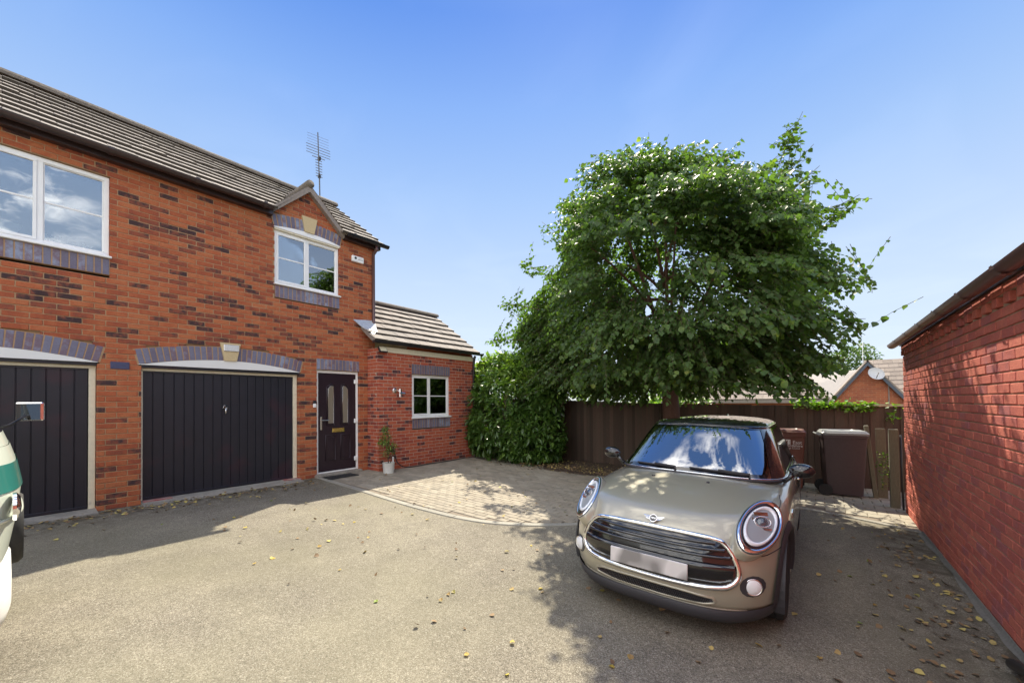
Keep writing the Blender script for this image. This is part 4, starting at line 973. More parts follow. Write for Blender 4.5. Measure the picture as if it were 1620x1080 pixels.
# climber on the fence top
ivyP = []; 
for i in range(420):
    u = R.random(); x = -.45+1.25*u+R.gauss(0, .03); y = 9.25+(x+2.4)*.232; ivyP.append((x, y-.03+R.gauss(0, .05), 1.50-.02*u+R.gauss(0, .035)+(.12*R.random() if u < .25 else 0)-(.05 if R.random() < .2 else 0)))
for i in range(26): ivyP.append((1.02+R.gauss(0, .05), 9.95+R.gauss(0, .04), 1.15+.38*R.random()))
for i in range(150): ivyP.append((.80+R.gauss(0, .05), 9.0+R.gauss(0, .12), .1+.62*R.random()))
ivyP = np.array(ivyP)
def single(mb_or_obj, label, cat, group=None): return T(mb_or_obj, label, cat, group)
a = ivyP[:446]; o = leaves('climbing_plant', 'lime', a, NR.normal(0, 1, (len(a), 3))+np.array([0, -.6, 0]), .05+.02*NR.rand(len(a)), M['ivy']); T(o, 'bright green climber trailing over the fence top behind the bins', 'climbing plant'); o['kind'] = 'stuff'
a = ivyP[446:]; o = leaves('weed_clump', 'lime', a, NR.normal(0, 1, (len(a), 3))+np.array([0, -.4, .4]), .022+.015*NR.rand(len(a)), M['leaf']); T(o, 'small green weeds growing between the timber posts beside the garage wall', 'plant'); o['kind'] = 'stuff'

# ================================================================ BINS
def bin_(loc, rz, w, d, h, mat, lidmat, label, lidz=1., writing=False):
    root = thing('wheelie_bin', label, 'bin', (loc[0], loc[1], gz(*loc)+.016), (0, 0, rz)); F = MW[root]
    b = MB(); k = []
    for z, s in ((.03, .80), (.10, .82), (.55, .90), (h-.10, .985), (h-.095, 1.03), (h-.05, 1.03)):
        a_, c_ = w/2*s, d/2*s; rr_ = .035; ring = []
        for qx, qy, a0 in ((1, 1, 0), (-1, 1, pi/2), (-1, -1, pi), (1, -1, 1.5*pi)):
            for t in (0, .5, 1): ring.append((qx*(a_-rr_)+rr_*cos(a0+t*pi/2), qy*(c_-rr_)+rr_*sin(a0+t*pi/2), z))
        k.append(ring)
    b.grid(k, closed=True); b.add(k[0], [tuple(range(11, -1, -1))]); body = build(b, 'body', mat, root, autos=35, frame=F)
    l = MB(); k = []
    for z, s in ((h-.048, 1.06), (h-.015, 1.07), (h-.005, 1.03), (h+.02, .96), (h+.028, .6), (h+.016, .55), (h+.016, .1)):
        a_, c_ = w/2*s, d/2*s; rr_ = min(.045, a_*.4); ring = []
        for qx, qy, a0 in ((1, 1, 0), (-1, 1, pi/2), (-1, -1, pi), (1, -1, 1.5*pi)):
            for t in (0, .5, 1): ring.append((qx*(a_-rr_)+rr_*cos(a0+t*pi/2), qy*(c_-rr_)+rr_*sin(a0+t*pi/2), z))
        k.append(ring)
    l.grid(k, closed=True); l.add(k[-1], [tuple(range(12))]); build(l, 'lid', lidmat, root, autos=30, frame=F)
    hb = MB(); hb.tube([(-w*.36, d/2+.01, h-.06), (-w*.36, d/2+.075, h-.04), (w*.36, d/2+.075, h-.04), (w*.36, d/2+.01, h-.06)], .014, 8); build(hb, 'handle', lidmat, root, frame=F)
    for s in (-1, 1):
        wl = MB(); wl.lathe([(.02, -.022), (.095, -.022), (.1, -.012), (.1, .012), (.095, .022), (.02, .022)], n=18, Mx=Matrix.Translation((s*(w/2-.03), d/2-.03, .1)) @ Matrix.Rotation(pi/2, 4, 'Y')); build(wl, 'wheel', M['rubber'], root, autos=40, frame=F)
    for s in (-1, 1):
        rb = MB(); rb.chbox(s*w*.30-.01, s*w*.30+.01, -d/2*.93, -d/2*.80, h-.18, h-.10, .003); build(rb, 'rib', mat, root, frame=F)
    return root, F
b1, F1 = bin_((-.49, 9.12), radians(4), .47, .55, 1.06, M['binbrown'], M['binbrown'], 'reddish brown wheelie bin with white council lettering, just behind the car')
b2, F2 = bin_((.27, 9.02), radians(97), .56, .60, 1.09, M['bindark'], M['binlid'], 'dark brown wheelie bin with a pale grey lid, beside the leaning boards')
def on_bin(x, z): return F1 @ Matrix.Translation((x, -.55/2*.955-.001+(.78-z)*.05, z)) @ Matrix.Rotation(pi/2-.045, 4, 'X')
lm_ = MB(); 
text('lettering', 'East', .085, M['white'], on_bin(.045, .855), b1, align='LEFT'); text('lettering', 'Staffordshire', .068, M['white'], on_bin(.02, .795), b1); text('lettering', 'Borough Council', .038, M['white'], on_bin(.02, .748), b1)
lg = MB(); Wl = on_bin(-.05, .865) @ Matrix.Scale(1.4, 4)
for i in range(9):
    a = i*2.4; r = .008*sqrt(i*1.4); lg.lathe([(.0, 0), (.016, 0), (.016, .001), (0, .001)], n=10, Mx=Wl @ Matrix.Translation((-.05+r*1.6*cos(a), .008+r*sin(a), 0)))
lg.box(-.054, -.046, -.04, .0, 0, .0014, Wl); lg.box(.015, .03, -.035, .03, 0, .001, Wl); lg.box(.0, .045, .018, .03, 0, .0012, Wl); lg.box(.034, .044, -.035, .02, 0, .001, Wl)
build(lg, 'logo', M['white'], b1)

# boards and posts by the garage corner
def plank(name, label, cat, x, y, w, t, h, mat, lean=(0, 0), rz=0):
    mb = MB(); Mx = Matrix.Translation((x, y, gz(x, y)+.012)) @ Matrix.Rotation(rz, 4, 'Z') @ Matrix.Rotation(lean[0], 4, 'X') @ Matrix.Rotation(lean[1], 4, 'Y'); mb.chbox(-w/2, w/2, -t/2, t/2, 0, h, .005, Mx)
    return T(build(mb, name, mat), label, cat)
plank('leaning_board', 'greenish board leaning against the fence to the right of the grey lidded bin', 'board', .70, 9.05, .06, .12, 1.22, M['fence_grey'], (0, -.09))
plank('timber_board', 'upright dark timber board between the leaning board and the post at the garage corner', 'board', .795, 9.1, .125, .03, 1.17, M['fence_grey'], (0, -.02))
plank('gate_post', 'square timber post standing hard against the corner of the garage wall', 'post', .872, 8.42, .11, .10, 1.20, M['fence_grey'], (0, -.01))
mb = MB(); mb.tube([(.948, 8.30, gz(.9, 8.3)), (.935, 8.30, .5), (.93, 8.31, 1.05)], .012, 8); 
T(build(mb, 'cable_pipe', M['blackpl'], smooth=True), 'thin black pipe running up beside the post at the garage corner', 'pipe')

# ================================================================ THINGS ON THE HOUSE FRONT
mb = MB(); mb.chbox(.945, 1.14, -.012, -.001, 2.103, 2.203, .004, WF); T(build(mb, 'wall_plaque', M['plum']), 'small dark blue plaque on the brick pier between the two garage doors', 'plaque')
al = thing('alarm_box', 'white alarm box with a black dot on the brickwork right of the gabled bay', 'alarm box', (XF+.03, 4.69, 4.59))
mb = MB(); mb.chbox(4.555, 4.825, -.055, -.002, 4.595, 4.725, .012, WF); build(mb, 'casing', M['upvc'], al)
mb = MB(); mb.lathe([(0, 0), (.026, 0), (.024, .006), (0, .006)], n=18, Mx=WF @ Matrix.Translation((4.63, -.055, 4.675)) @ Matrix.Rotation(pi/2, 4, 'X')); build(mb, 'dot', M['blackpl'], al)
mb = MB(); mb.box(4.70, 4.79, -.0565, -.055, 4.677, 4.684, WF); mb.box(4.68, 4.80, -.0565, -.055, 4.648, 4.66, WF); build(mb, 'printed_lines', mk('grey_print', (.35, .35, .36)), al)
db = thing('doorbell', 'black and white video doorbell on the brickwork left of the front door', 'doorbell', (XF+.01, 3.78, 1.5))
mb = MB(); mb.chbox(3.747, 3.808, -.024, -.002, 1.59, 1.648, .006, WF); build(mb, 'camera_head', M['blackpl'], db)
mb = MB(); mb.chbox(3.747, 3.808, -.022, -.002, 1.515, 1.589, .006, WF); mb.lathe([(0, 0), (.014, 0), (.012, .004), (0, .004)], n=14, Mx=WF @ Matrix.Translation((3.778, -.022, 1.55)) @ Matrix.Rotation(pi/2, 4, 'X')); build(mb, 'button_plate', M['upvc'], db)
wl_ = thing('wall_light', 'silver wall light on a round plate left of the extension window', 'wall light', (XE+.03, 5.42, 1.78))
mb = MB(); mb.lathe([(0, 0), (.055, 0), (.055, .01), (.04, .018), (0, .02)], n=20, Mx=WX @ Matrix.Translation((5.34, 0, 1.86)) @ Matrix.Rotation(pi/2, 4, 'X')); build(mb, 'back_plate', M['satin'], wl_)
mb = MB(); mb.tube([WX @ Vector((5.34, -.01, 1.86)), WX @ Vector((5.37, -.10, 1.86)), WX @ Vector((5.40, -.13, 1.82))], .012, 8); build(mb, 'arm', M['satin'], wl_, smooth=True)
mb = MB(); mb.tube([WX @ Vector((5.40, -.13, 1.90)), WX @ Vector((5.40, -.13, 1.72))], .032, 14); mb.tube([WX @ Vector((5.38, -.13, 1.80)), WX @ Vector((5.50, -.17, 1.80))], [.03, .022], 12); build(mb, 'lamp_head', M['chrome'], wl_, autos=40)
fl = thing('floodlight', 'small square floodlight under the left end of the extension gutter', 'floodlight', (XE+.08, 4.98, 2.68))
Mf = WX @ Matrix.Translation((4.985, -.11, 2.735)) @ Matrix.Rotation(-.6, 4, 'X')
mb = MB(); mb.chbox(-.095, .095, .0, .045, -.07, .07, .006, Mf); mb.tube([WX @ Vector((4.985, -.08, 2.73)), WX @ Vector((4.985, .0, 2.74))], .012, 6); build(mb, 'housing', M['blackpl'], fl)
mb = MB(); mb.box(-.08, .08, -.004, .0, -.056, .056, Mf); build(mb, 'lens', mk('cream_lamp_lens', (.62, .56, .38), .25), fl)
# TV aerial
ar = thing('tv_aerial', 'metal television aerial on a thin mast behind the gabled bay', 'aerial', (-9.84, 4.86, 6.6))
mb = MB(); mb.tube([(-9.84, 4.90, 6.3), (-9.84, 4.88, 7.35)], .016, 8); build(mb, 'mast', M['aerial'], ar)
mb = MB(); bdir = Vector((.12, -.09, .95)).normalized(); b0 = Vector((-9.84, 4.88, 7.15)); mb.tube([b0, b0+bdir*1.12], .014, 6); build(mb, 'boom', M['aerial'], ar)
eld = Vector((.35, .88, -.10)).normalized()
for i in range(16):
    t = .10+i*.062; hl_ = .075 if i < 7 else (.27 if i in (8, 9, 10, 11) else .24*(1 if i > 11 else .6)); r_ = .009 if i < 12 else .004
    mb = MB(); c = b0+bdir*t; e = eld; mb.tube([c-e*hl_, c+e*hl_], r_ if hl_ < .2 else r_*.8, 5); build(mb, 'element', M['aerial'], ar)
mb = MB(); mb.chbox(-9.87, -9.81, 4.85, 4.91, 7.22, 7.30, .008); mb.chbox(-9.86, -9.78, 4.84, 4.90, 7.66, 7.74, .008); build(mb, 'clamp', M['blackpl'], ar)
# window ledge ornaments
bo = MB(); 
for k in range(1): bo.grid([[tuple(WF @ Vector((.02+dx, .20+dy, z))) for dx, dy in ((-w_, 0), (0, .07*w_/.12), (w_, 0), (0, -.07*w_/.12))] for w_, z in ((.05, 3.72), (.09, 3.76), (.14, 3.86), (.15, 3.90))], closed=True)
T(build(bo, 'ornament', M['white'], smooth=False), 'white boat shaped ornament on the ledge inside the wide upstairs window', 'ornament')
P0 = np.array([tuple(WF @ Vector((.42+R.gauss(0, .05), .22+R.gauss(0, .03), 3.78+R.gauss(0, .03)))) for _ in range(60)]+[tuple(WF @ Vector((.68+R.gauss(0, .06), .22+R.gauss(0, .03), 3.75+R.gauss(0, .02)))) for _ in range(50)])
T(leaves('flower_posy', 'small', P0, NR.normal(0, 1, (len(P0), 3)), .05+.02*NR.rand(len(P0)), M['white']), 'white flowers on the ledge inside the wide upstairs window', 'flowers')
# doormat
mb = MB(); mb.chbox(-7.70, -7.38, 3.86, 4.46, gz(-7.5, 4.1)+.012, gz(-7.5, 4.1)+.028, .004)
for i in range(5):
    for j in range(3): mb.chbox(-7.68+j*.1, -7.60+j*.1, 3.88+i*.115, 3.98+i*.115, gz(-7.5, 4.1)+.027, gz(-7.5, 4.1)+.034, .004)
T(build(mb, 'doormat', M['rubber']), 'black rubber doormat on the paving in front of the dark front door', 'doormat')
# potted shrub
pt = thing('potted_shrub', 'small leafy shrub in a white pot against the extension wall', 'potted plant', (-7.17, 5.0, gz(-7.2, 5)+.016))
z0 = gz(-7.2, 5)+.016
mb = MB(); mb.lathe([(.0, 0), (.105, 0), (.125, .21), (.128, .215), (.116, .215), (.11, .18), (0, .18)], ctr=(-7.17, 5.0, z0), n=24); build(mb, 'pot', M['potw'], pt, autos=40)
mb = MB(); mb.lathe([(0, 0), (.11, 0), (.11, .01), (0, .01)], ctr=(-7.17, 5.0, z0+.18), n=16); build(mb, 'soil', M['soil'], pt)
st = [([(-7.17, 5.0, z0+.18), (-7.18, 4.98, z0+.45), (-7.16, 4.99, z0+.8)], .013, .006), ([(-7.16, 5.03, z0+.18), (-7.15, 5.08, z0+.36), (-7.14, 5.12, z0+.55)], .010, .005)]
for i in range(16): a = R.random()*6.28; zz = z0+.32+.5*R.random(); st.append(([(-7.17, 5.0, zz), (-7.17+.13*cos(a), 5.0+.15*sin(a), zz+.09)], .004, .002))
branchy('stem', pt, st, M['twig'])
n = 420; Pp = []
for i in range(n):
    c, r = R.choice([((-7.17, 4.98, z0+.45), (.15, .18, .16)), ((-7.16, 5.08, z0+.52), (.14, .17, .12)), ((-7.17, 4.93, z0+.72), (.12, .12, .14)), ((-7.16, 4.92, z0+.88), (.08, .09, .1)), ((-7.17, 4.90, z0+.63), (.12, .15, .08))]); v = NR.normal(0, 1, 3); v /= np.linalg.norm(v); Pp.append(np.array(c)+v*np.array(r)*NR.rand()**.4)
leaves('foliage', 'laurel', np.array(Pp), NR.normal(0, 1, (n, 3))+np.array([.3, -.1, .2]), .05+.025*NR.rand(n), M['laurel'], pt, kind='stuff')
# hose: rises from the paving to a pale tip, loops along the wall foot
hz = lambda x, y: gz(x, y)+.03
mb = MB(); pts = smooth_curve([(-7.40, 5.27, .66), (-7.38, 5.30, .50), (-7.36, 5.35, .30), (-7.34, 5.50, hz(-7.34, 5.5)+.03), (-7.33, 5.75, hz(-7.33, 5.75)), (-7.35, 6.2, hz(-7.35, 6.2)), (-7.33, 6.8, hz(-7.3, 6.8)), (-7.38, 7.5, hz(-7.4, 7.5))], 6)
hs = thing('garden_hose', 'thin black hose rising up the extension wall and trailing along its foot', 'hose', (-7.36, 5.5, gz(-7.4, 5.5)))
mb.tube([tuple(p) for p in pts], .011, 7); build(mb, 'tube', M['blackpl'], hs, smooth=True)
mb = MB(); mb.tube([(-7.40, 5.268, .645), (-7.40, 5.262, .70)], [.014, .010], 8); build(mb, 'nozzle', mk('terracotta_nozzle', (.75, .42, .25), .5), hs, smooth=True)
mb = MB(); zt = gz(-7.4, 5.27)+.02; mb.tube([(-7.385, 5.265, zt+.03), (-7.385, 5.265, .42)], .019, 10); mb.tube([(-7.385, 5.265, zt), (-7.385, 5.265, zt+.035)], .026, 10)
T(build(mb, 'overflow_pipe', M['upvc'], autos=40), 'short white plastic pipe standing at the extension wall beside the white pot', 'pipe')

# ================================================================ LEAVES ON THE GROUND
base, faces = LEAF['lime']; fm = []
for v in range(8):
    m1 = MB(); m1.add([(x+R.gauss(0, .03), y, z+R.gauss(0, .05)) for x, y, z in base], faces, v/7); fm.append(m1.mesh('fallen_leaf', M['fallen']))
gp = lambda a, b: None
def leafspot():
    q = R.random()
    if q < .40: x, y = R.uniform(-1.9, .9), R.uniform(1.5, 5.5)
    elif q < .55: x, y = R.gauss(.55, .25), R.uniform(1.5, 7)
    else: x, y = R.uniform(-6.8, -1), R.uniform(1.2, 6)
    return x, y
i = 0
while i < 90:
    x, y = leafspot()
    if x > .88: continue
    s = R.uniform(.028, .055); dz = .006 if y < ycurve(x) else .022
    o = link('fallen_leaf', R.choice(fm), None, Matrix.Translation((x, y, gz(x, y)+dz+.006)) @ Matrix.Rotation(R.uniform(0, 6.28), 4, 'Z') @ Matrix.Rotation(R.gauss(0, .25), 4, 'X') @ Matrix.Rotation(R.gauss(0, .25), 4, 'Y') @ Matrix.Scale(s, 4))
    T(o, 'single yellowing fallen leaf lying on the open ground of the drive', 'leaf', 'yellowing fallen leaves scattered over the drive'); i += 1
P_ = []
for i in range(2600):
    q = R.random()
    if q < .62: x, y = R.uniform(-5.6, -1.4), min(9.0, 7.45+abs(R.gauss(0, .6)))
    elif q < .72: x, y = R.gauss(.72, .18), R.uniform(2.2, 7)
    elif q < .90: x, y = XF+.12+abs(R.gauss(0, .28)), R.uniform(-.5, 3.6)
    elif q < .93: x, y = R.uniform(-7.3, -5.0), R.uniform(7.2, 8)
    else: x, y = R.uniform(-7, .8), R.uniform(1.5, 7.3)
    if x > gx(y)-.05: continue
    dz = .012 if y < ycurve(x) else .028
    if y > 7.5 and x < -1.4: dz = .075
    P_.append((x, y, gz(x, y)+dz))
P_ = np.array(P_); D_ = NR.normal(0, 1, (len(P_), 3)); D_[:, 2] *= .15
leaves('leaf_litter', 'lime', P_, D_, .022+.028*NR.rand(len(P_)), mk('brown_leaf_litter', rough=.7, ramp=[(0, (.16, .10, .05)), (.55, (.26, .17, .08)), (.85, (.42, .32, .10)), (1, (.5, .42, .12))]), None, kind='stuff')

# ================================================================ BEYOND THE FENCE
def tilerows(root, W, u0, u1, v0, v1, n, mat, shape=None):
    """roof plane: W maps (u along eave, v up the slope); stepped courses, tiles separated by joints"""
    g = (v1-v0)/n; rest = MB()
    for k in range(n):
        a, b = (u0, u1) if not shape else shape((k+.5)/n); u = a-(.15 if k % 2 else 0)
        while u < b:
            p, q = max(u, a), min(u+.295, b)
            if q-p > .05: rest.box(p, q, v0+k*g-.02, v0+(k+1)*g+.02, -.03, .028, W @ Matrix.Translation((0, 0, .0)) @ Matrix.Rotation(-.04, 4, 'X') @ Matrix.Translation((0, 0, k*g*.04+.01)), R.random())
            u += .3
    rest.mi = [1 if i % 6 == 2 else 0 for i in range(len(rest.f))]; build(rest, 'roof_tiles', [mat, M['edge_shade']], root, kind='stuff')
def Wroof(o, u, up):
    u = Vector(u).normalized(); v = Vector(up).normalized(); n = u.cross(v); return Matrix(((u.x, v.x, n.x, o[0]), (u.y, v.y, n.y, o[1]), (u.z, v.z, n.z, o[2]), (0, 0, 0, 1)))
bg1 = thing('bungalow', 'low bungalow with a hipped brown tiled roof half hidden behind the tree', 'bungalow', (-2.4, 18.5, -.3))
W1 = Wroof((-5.6, 16, 1.60), (1, 0, 0), (0, .80, .50)); tilerows(bg1, W1, 0, 5.85, 0, 3.6, 11, M['tile_far'], shape=lambda t: (2.6*t, 5.85-1.5*t))
mb = MB(); mb.box(-5.5, .15, 16.15, 16.3, -.4, 1.62); build(mb, 'front_wall', M['brick_far'], bg1)
mb = MB(); mb.box(-5.55, .2, 15.98, 16.1, 1.48, 1.62); build(mb, 'fascia', M['barge'], bg1)
mb = MB(); mb.add([(-5.6, 16, 1.6), (.25, 16, 1.6), (-1.2, 18.9, 3.38), (-3.0, 18.9, 3.38), (-5.6, 21.8, 1.6), (.25, 21.8, 1.6)], [(1, 5, 2), (4, 0, 3), (5, 4, 3, 2), (0, 1, 2, 3)]); build(mb, 'roof', M['tile_far'], bg1)
mb = MB(); mb.box(-5.5, .15, 21.5, 21.6, -.4, 1.6); mb.box(.05, .15, 16.3, 21.5, -.4, 1.6); build(mb, 'rear_wall', M['brick_far'], bg1)
mb = MB(); mb.tube([(-.95, 17.6, 2.5), (-.95, 17.6, 3.9)], .025, 6); T(build(mb, 'roof_pole', M['satin']), 'thin aerial pole above the bungalow roof beside the tree', 'pole')

bg2 = thing('gabled_house', 'orange brick house with a dark edged gable and a satellite dish beyond the fence', 'house', (3.2, 22, -.4))
Yg = 20.0; ax, az_ = 1.38, 3.0; fl_, fz_ = .22, 1.42; fr_ = 2*ax-fl_
gwl = Walls(bg2, M['brick_far'], M['mortar'], 4)
gwl.wall(frame_w((fl_+.15, Yg), (1, 0, 0)), -.4, 44, lambda z: [(0, fr_-fl_-.3)] if z < 1.45 else ([(ax-fl_-.15-(az_-.12-z)*.73, ax-fl_-.15+(az_-.12-z)*.73)] if z < az_-.2 else []), depth=.1)
gwl.finish(0)
for sg in (-1, 1):
    mb = MB(); e = Vector((ax+sg*(ax-fl_+.04), Yg-.14, fz_-.05)); a_ = Vector((ax, Yg-.14, az_)); dn = Vector((0, 0, -.16))
    mb.add([a_, e, e+dn, a_+dn]+[p+Vector((0, .05, 0)) for p in (a_, e, e+dn, a_+dn)], [(0, 1, 2, 3), (7, 6, 5, 4), (0, 4, 5, 1), (2, 6, 7, 3), (1, 5, 6, 2)])
    build(mb, 'bargeboard', mk('slate_blue_bargeboard', (.07, .09, .12), .5), bg2)
    slab(bg2, 'gable_roof', [(ax, Yg-.14, az_+.05), (ax+sg*(ax-fl_+.06), Yg-.14, fz_+.02), (ax+sg*(ax-fl_+.06), Yg+3.5, fz_+.02), (ax, Yg+3.5, az_+.05)], .05, M['tile_far'])
W2 = Wroof((1.5, Yg+1.2, 1.6), (1, 0, 0), (0, .80, .60)); tilerows(bg2, W2, 0, 6, 0, 2.75, 9, M['tile_far'])
slab(bg2, 'rear_roof', [(1.5, Yg+3.4, 3.2), (7.5, Yg+3.4, 3.2), (7.5, Yg+5.6, 1.6), (1.5, Yg+5.6, 1.6)], .1, M['tile_far'])
mb = MB(); mb.box(1.6, 7.4, Yg+1.5, Yg+5.4, -.4, 1.6); build(mb, 'main_walls', M['brick_far'], bg2)
dish = thing('satellite_dish', 'grey satellite dish fixed high on the orange brick gable', 'satellite dish', (1.55, Yg-.05, 2.5))
Md = Matrix.Translation((1.58, Yg-.32, 2.50)) @ Matrix.Rotation(radians(62), 4, 'X') @ Matrix.Rotation(.35, 4, 'Y')
mb = MB(); mb.lathe([(.0, 0), (.12, .008), (.24, .035), (.25, .045), (.23, .03), (.0, -.015)], n=24, Mx=Md); build(mb, 'reflector', mk('dish_grey', (.50, .50, .50), .5), dish, autos=50)
mb = MB(); mb.tube([Vector((1.58, Yg-.03, 2.42)), Md @ Vector((0, 0, -.02))], .02, 6); mb.tube([Md @ Vector((0, -.2, 0)), Md @ Vector((-.05, -.12, .30))], .012, 6); build(mb, 'arm', M['barge'], dish)
mb = MB(); mb.tube([(1.95, Yg-.02, .5), (1.95, Yg-.02, 2.42)], .02, 6); build(mb, 'cable', M['barge'], bg2)
bg3 = thing('distant_house', 'small piece of a grey roofed house between the bungalow and the orange brick gable', 'house', (.6, 33, -.5))
slab(bg3, 'roof', [(-2.6, 31, 1.7), (2.2, 31, 1.7), (2.2, 34, 3.5), (-1.6, 34, 3.2)], .1, mk('grey_far_roof', (.33, .30, .27), .9, noise=.15)); 
mb = MB(); mb.box(-2.4, 2.2, 31.3, 33.5, -.5, 1.7); build(mb, 'walls', M['brick_far'], bg3)
mb = MB(); mb.tube([(2.1, 33.5, 3.2), (2.1, 33.5, 5.2)], .02, 5); mb.tube([(1.8, 33.5, 5.0), (2.4, 33.5, 5.05)], .012, 4); T(build(mb, 'roof_aerial', M['satin']), 'thin aerial standing above the far grey roof left of the orange gable', 'aerial')
def blobtree(name, label, cat, c, lobes, n, size, mat, seed=0):
    root = thing(name, label, cat, (c[0], c[1], gz(c[0], c[1])))
    mb = MB(); mb.tube([(c[0], c[1], gz(c[0], c[1])-.2), (c[0], c[1], c[2]*.5), (c[0]+.1, c[1], c[2])], [.2, .15, .05], 8); build(mb, 'trunk', M['bark'], root, smooth=True)
    Pq = []
    for i in range(n):
        cc, r = lobes[NR.randint(len(lobes))]; v = NR.normal(0, 1, 3); v /= np.linalg.norm(v); Pq.append(np.array(cc)+v*np.array(r)*(1-.45*NR.rand()**1.5)*(1+.12*sin(v[0]*7+v[2]*5)))
    leaves('foliage', 'lime', np.array(Pq), NR.normal(0, 1, (n, 3))+np.array([0, 0, -.3]), size*(.7+.6*NR.rand(n)), mat, root, kind='stuff')
blobtree('far_tree', 'rounded pale green tree rising behind the distant grey roof', 'tree', (.9, 40, 3.4), [((.9, 40, 3.6), (2.6, 2, 1.9)), ((2.0, 40, 4.5), (1.4, 1.5, 1.3)), ((-.4, 40, 3.2), (1.5, 1.5, 1.3))], 3800, .17, M['farleaf'])
blobtree('far_hedge_tree', 'dark rounded tree just showing beyond the end of the extension roof', 'tree', (-13.2, 16.5, 3.2), [((-13.4, 16.5, 2.6), (2.2, 1.6, 1.6)), ((-11.4, 16.6, 2.6), (2.0, 1.5, 1.45)), ((-14.6, 16.5, 2.4), (1.6, 1.4, 1.3)), ((-9.9, 16.8, 2.1), (1.6, 1.4, 1.2))], 4200, .12, M['leaf'])
blobtree('garden_tree', 'leafy green tree glimpsed beneath the lime tree crown beyond the fence', 'tree', (-5.2, 12.5, 1.6), [((-5.2, 12.5, 1.5), (1.5, .9, .9)), ((-3.6, 12.6, 1.35), (1.0, .8, .75))], 1500, .10, M['ivy'])

# ================================================================ CAR  (local axes: x = car's left, y = towards its rear, z up; y = 0 at the nose)
M['paint'] = mk('greige_metallic_paint', (.42, .395, .305), .32, metal=.3, coat=1., coatr=.03, noise=.03, bscale=900)
M['gloss'] = mk('gloss_black', (.010, .010, .012), .12, coat=1., coatr=.03)
M['glossflake'] = mk('black_roof_paint', (.015, .015, .017), .10, coat=1., coatr=.04, stain=(26, (.22, .21, .18), .76, .4))
M['mattbl'] = mk('matt_black_trim', (.045, .045, .052), .55)
M['carglass'] = glass('car_windscreen_glass', .31, (.16, .18, .20), .003)
M['lampw'] = mk('white_lamp_ring', (.85, .87, .9), .15, spec=.8)
M['lampd'] = mk('silver_lamp_bowl', (.30, .32, .34), .38, spec=.3)
M['plate'] = None
m = bpy.data.materials.new('blurred_plate'); m.use_nodes = True; t_ = m.node_tree; b_ = t_.nodes['Principled BSDF']; b_.inputs['Roughness'].default_value = .4
tcn = t_.nodes.new('ShaderNodeTexCoord'); mpn = t_.nodes.new('ShaderNodeMapping'); mpn.inputs['Scale'].default_value = (9, 2, 5); nzn = t_.nodes.new('ShaderNodeTexNoise'); nzn.inputs['Scale'].default_value = 1; nzn.inputs['Detail'].default_value = 0
crn = t_.nodes.new('ShaderNodeValToRGB'); crn.color_ramp.elements[0].position = .38; crn.color_ramp.elements[0].color = (.26, .255, .25, 1); crn.color_ramp.elements[1].position = .62; crn.color_ramp.elements[1].color = (.72, .71, .70, 1)
t_.links.new(tcn.outputs['Object'], mpn.inputs[0]); t_.links.new(mpn.outputs[0], nzn.inputs[0]); t_.links.new(nzn.outputs[0], crn.inputs[0]); t_.links.new(crn.outputs[0], b_.inputs['Base Color']); M['plate'] = m

car = thing('parked_car', 'small greige hatchback with a black roof and round headlights, parked facing the camera', 'car', (-1.018, 2.897, -.015), (0, .025, radians(.45)))
CF = MW[car]
HWD = .815; LEN = 3.80
def interp(x, P): return float(np.interp(x, [p[0] for p in P], [p[1] for p in P]))
def spl(x, P):
    """smooth (cubic) interpolation through control points"""
    xs_ = [p[0] for p in P]; ys_ = [p[1] for p in P]
    if x <= xs_[0]: return ys_[0]
    if x >= xs_[-1]: return ys_[-1]
    i = max(j for j in range(len(xs_)-1) if xs_[j] <= x); h = xs_[i+1]-xs_[i]; t = (x-xs_[i])/h
    def sl(j):
        if j == 0: return (ys_[1]-ys_[0])/(xs_[1]-xs_[0])
        if j == len(xs_)-1: return (ys_[-1]-ys_[-2])/(xs_[-1]-xs_[-2])
        return ((ys_[j+1]-ys_[j])/(xs_[j+1]-xs_[j])+(ys_[j]-ys_[j-1])/(xs_[j]-xs_[j-1]))/2
    m0, m1 = sl(i)*h, sl(i+1)*h
    return (2*t**3-3*t*t+1)*ys_[i]+(t**3-2*t*t+t)*m0+(-2*t**3+3*t*t)*ys_[i+1]+(t**3-t*t)*m1
H0 = [(.06, .68), (.10, .735), (.18, .79), (.34, .845), (.6, .895), (.9, .93), (1.2, .945), (1.6, .94), (3.2, .93), (3.6, .90), (3.75, .80)]
def hood(l, s):
    q = min(1, abs(l)/.80); crown = .085*q**2.6+.05*q**7
    return spl(s, H0)-crown*(1 if s < 1.0 else max(.55, 1-.5*(s-1.0)))
def outline(f, w, n, r=3.74, nph=72, yc=.95, rc=3.0):
    pts = []
    for i in range(nph):      # front half: from +x side to -x side
        a = -pi/2+pi*i/(nph-1); sx, sy = sin(a), cos(a)
        x = w*abs(sx)**(2/n)*(1 if sx > 0 else -1); y = yc-(yc-f)*abs(sy)**(2/n)
        pts.append((x, y))
    for i in range(1, 9): pts.append((w, yc+(rc-yc)*i/9))
    for i in range(25):
        a = pi/2-pi*i/24; sx, sy = sin(a), cos(a)
        pts.append((w*abs(sx)**(2/n)*(1 if sx > 0 else -1), rc+(r-rc)*abs(sy)**(2/n)))
    for i in range(8, 0, -1): pts.append((-w, yc+(rc-yc)*i/9))
    return pts
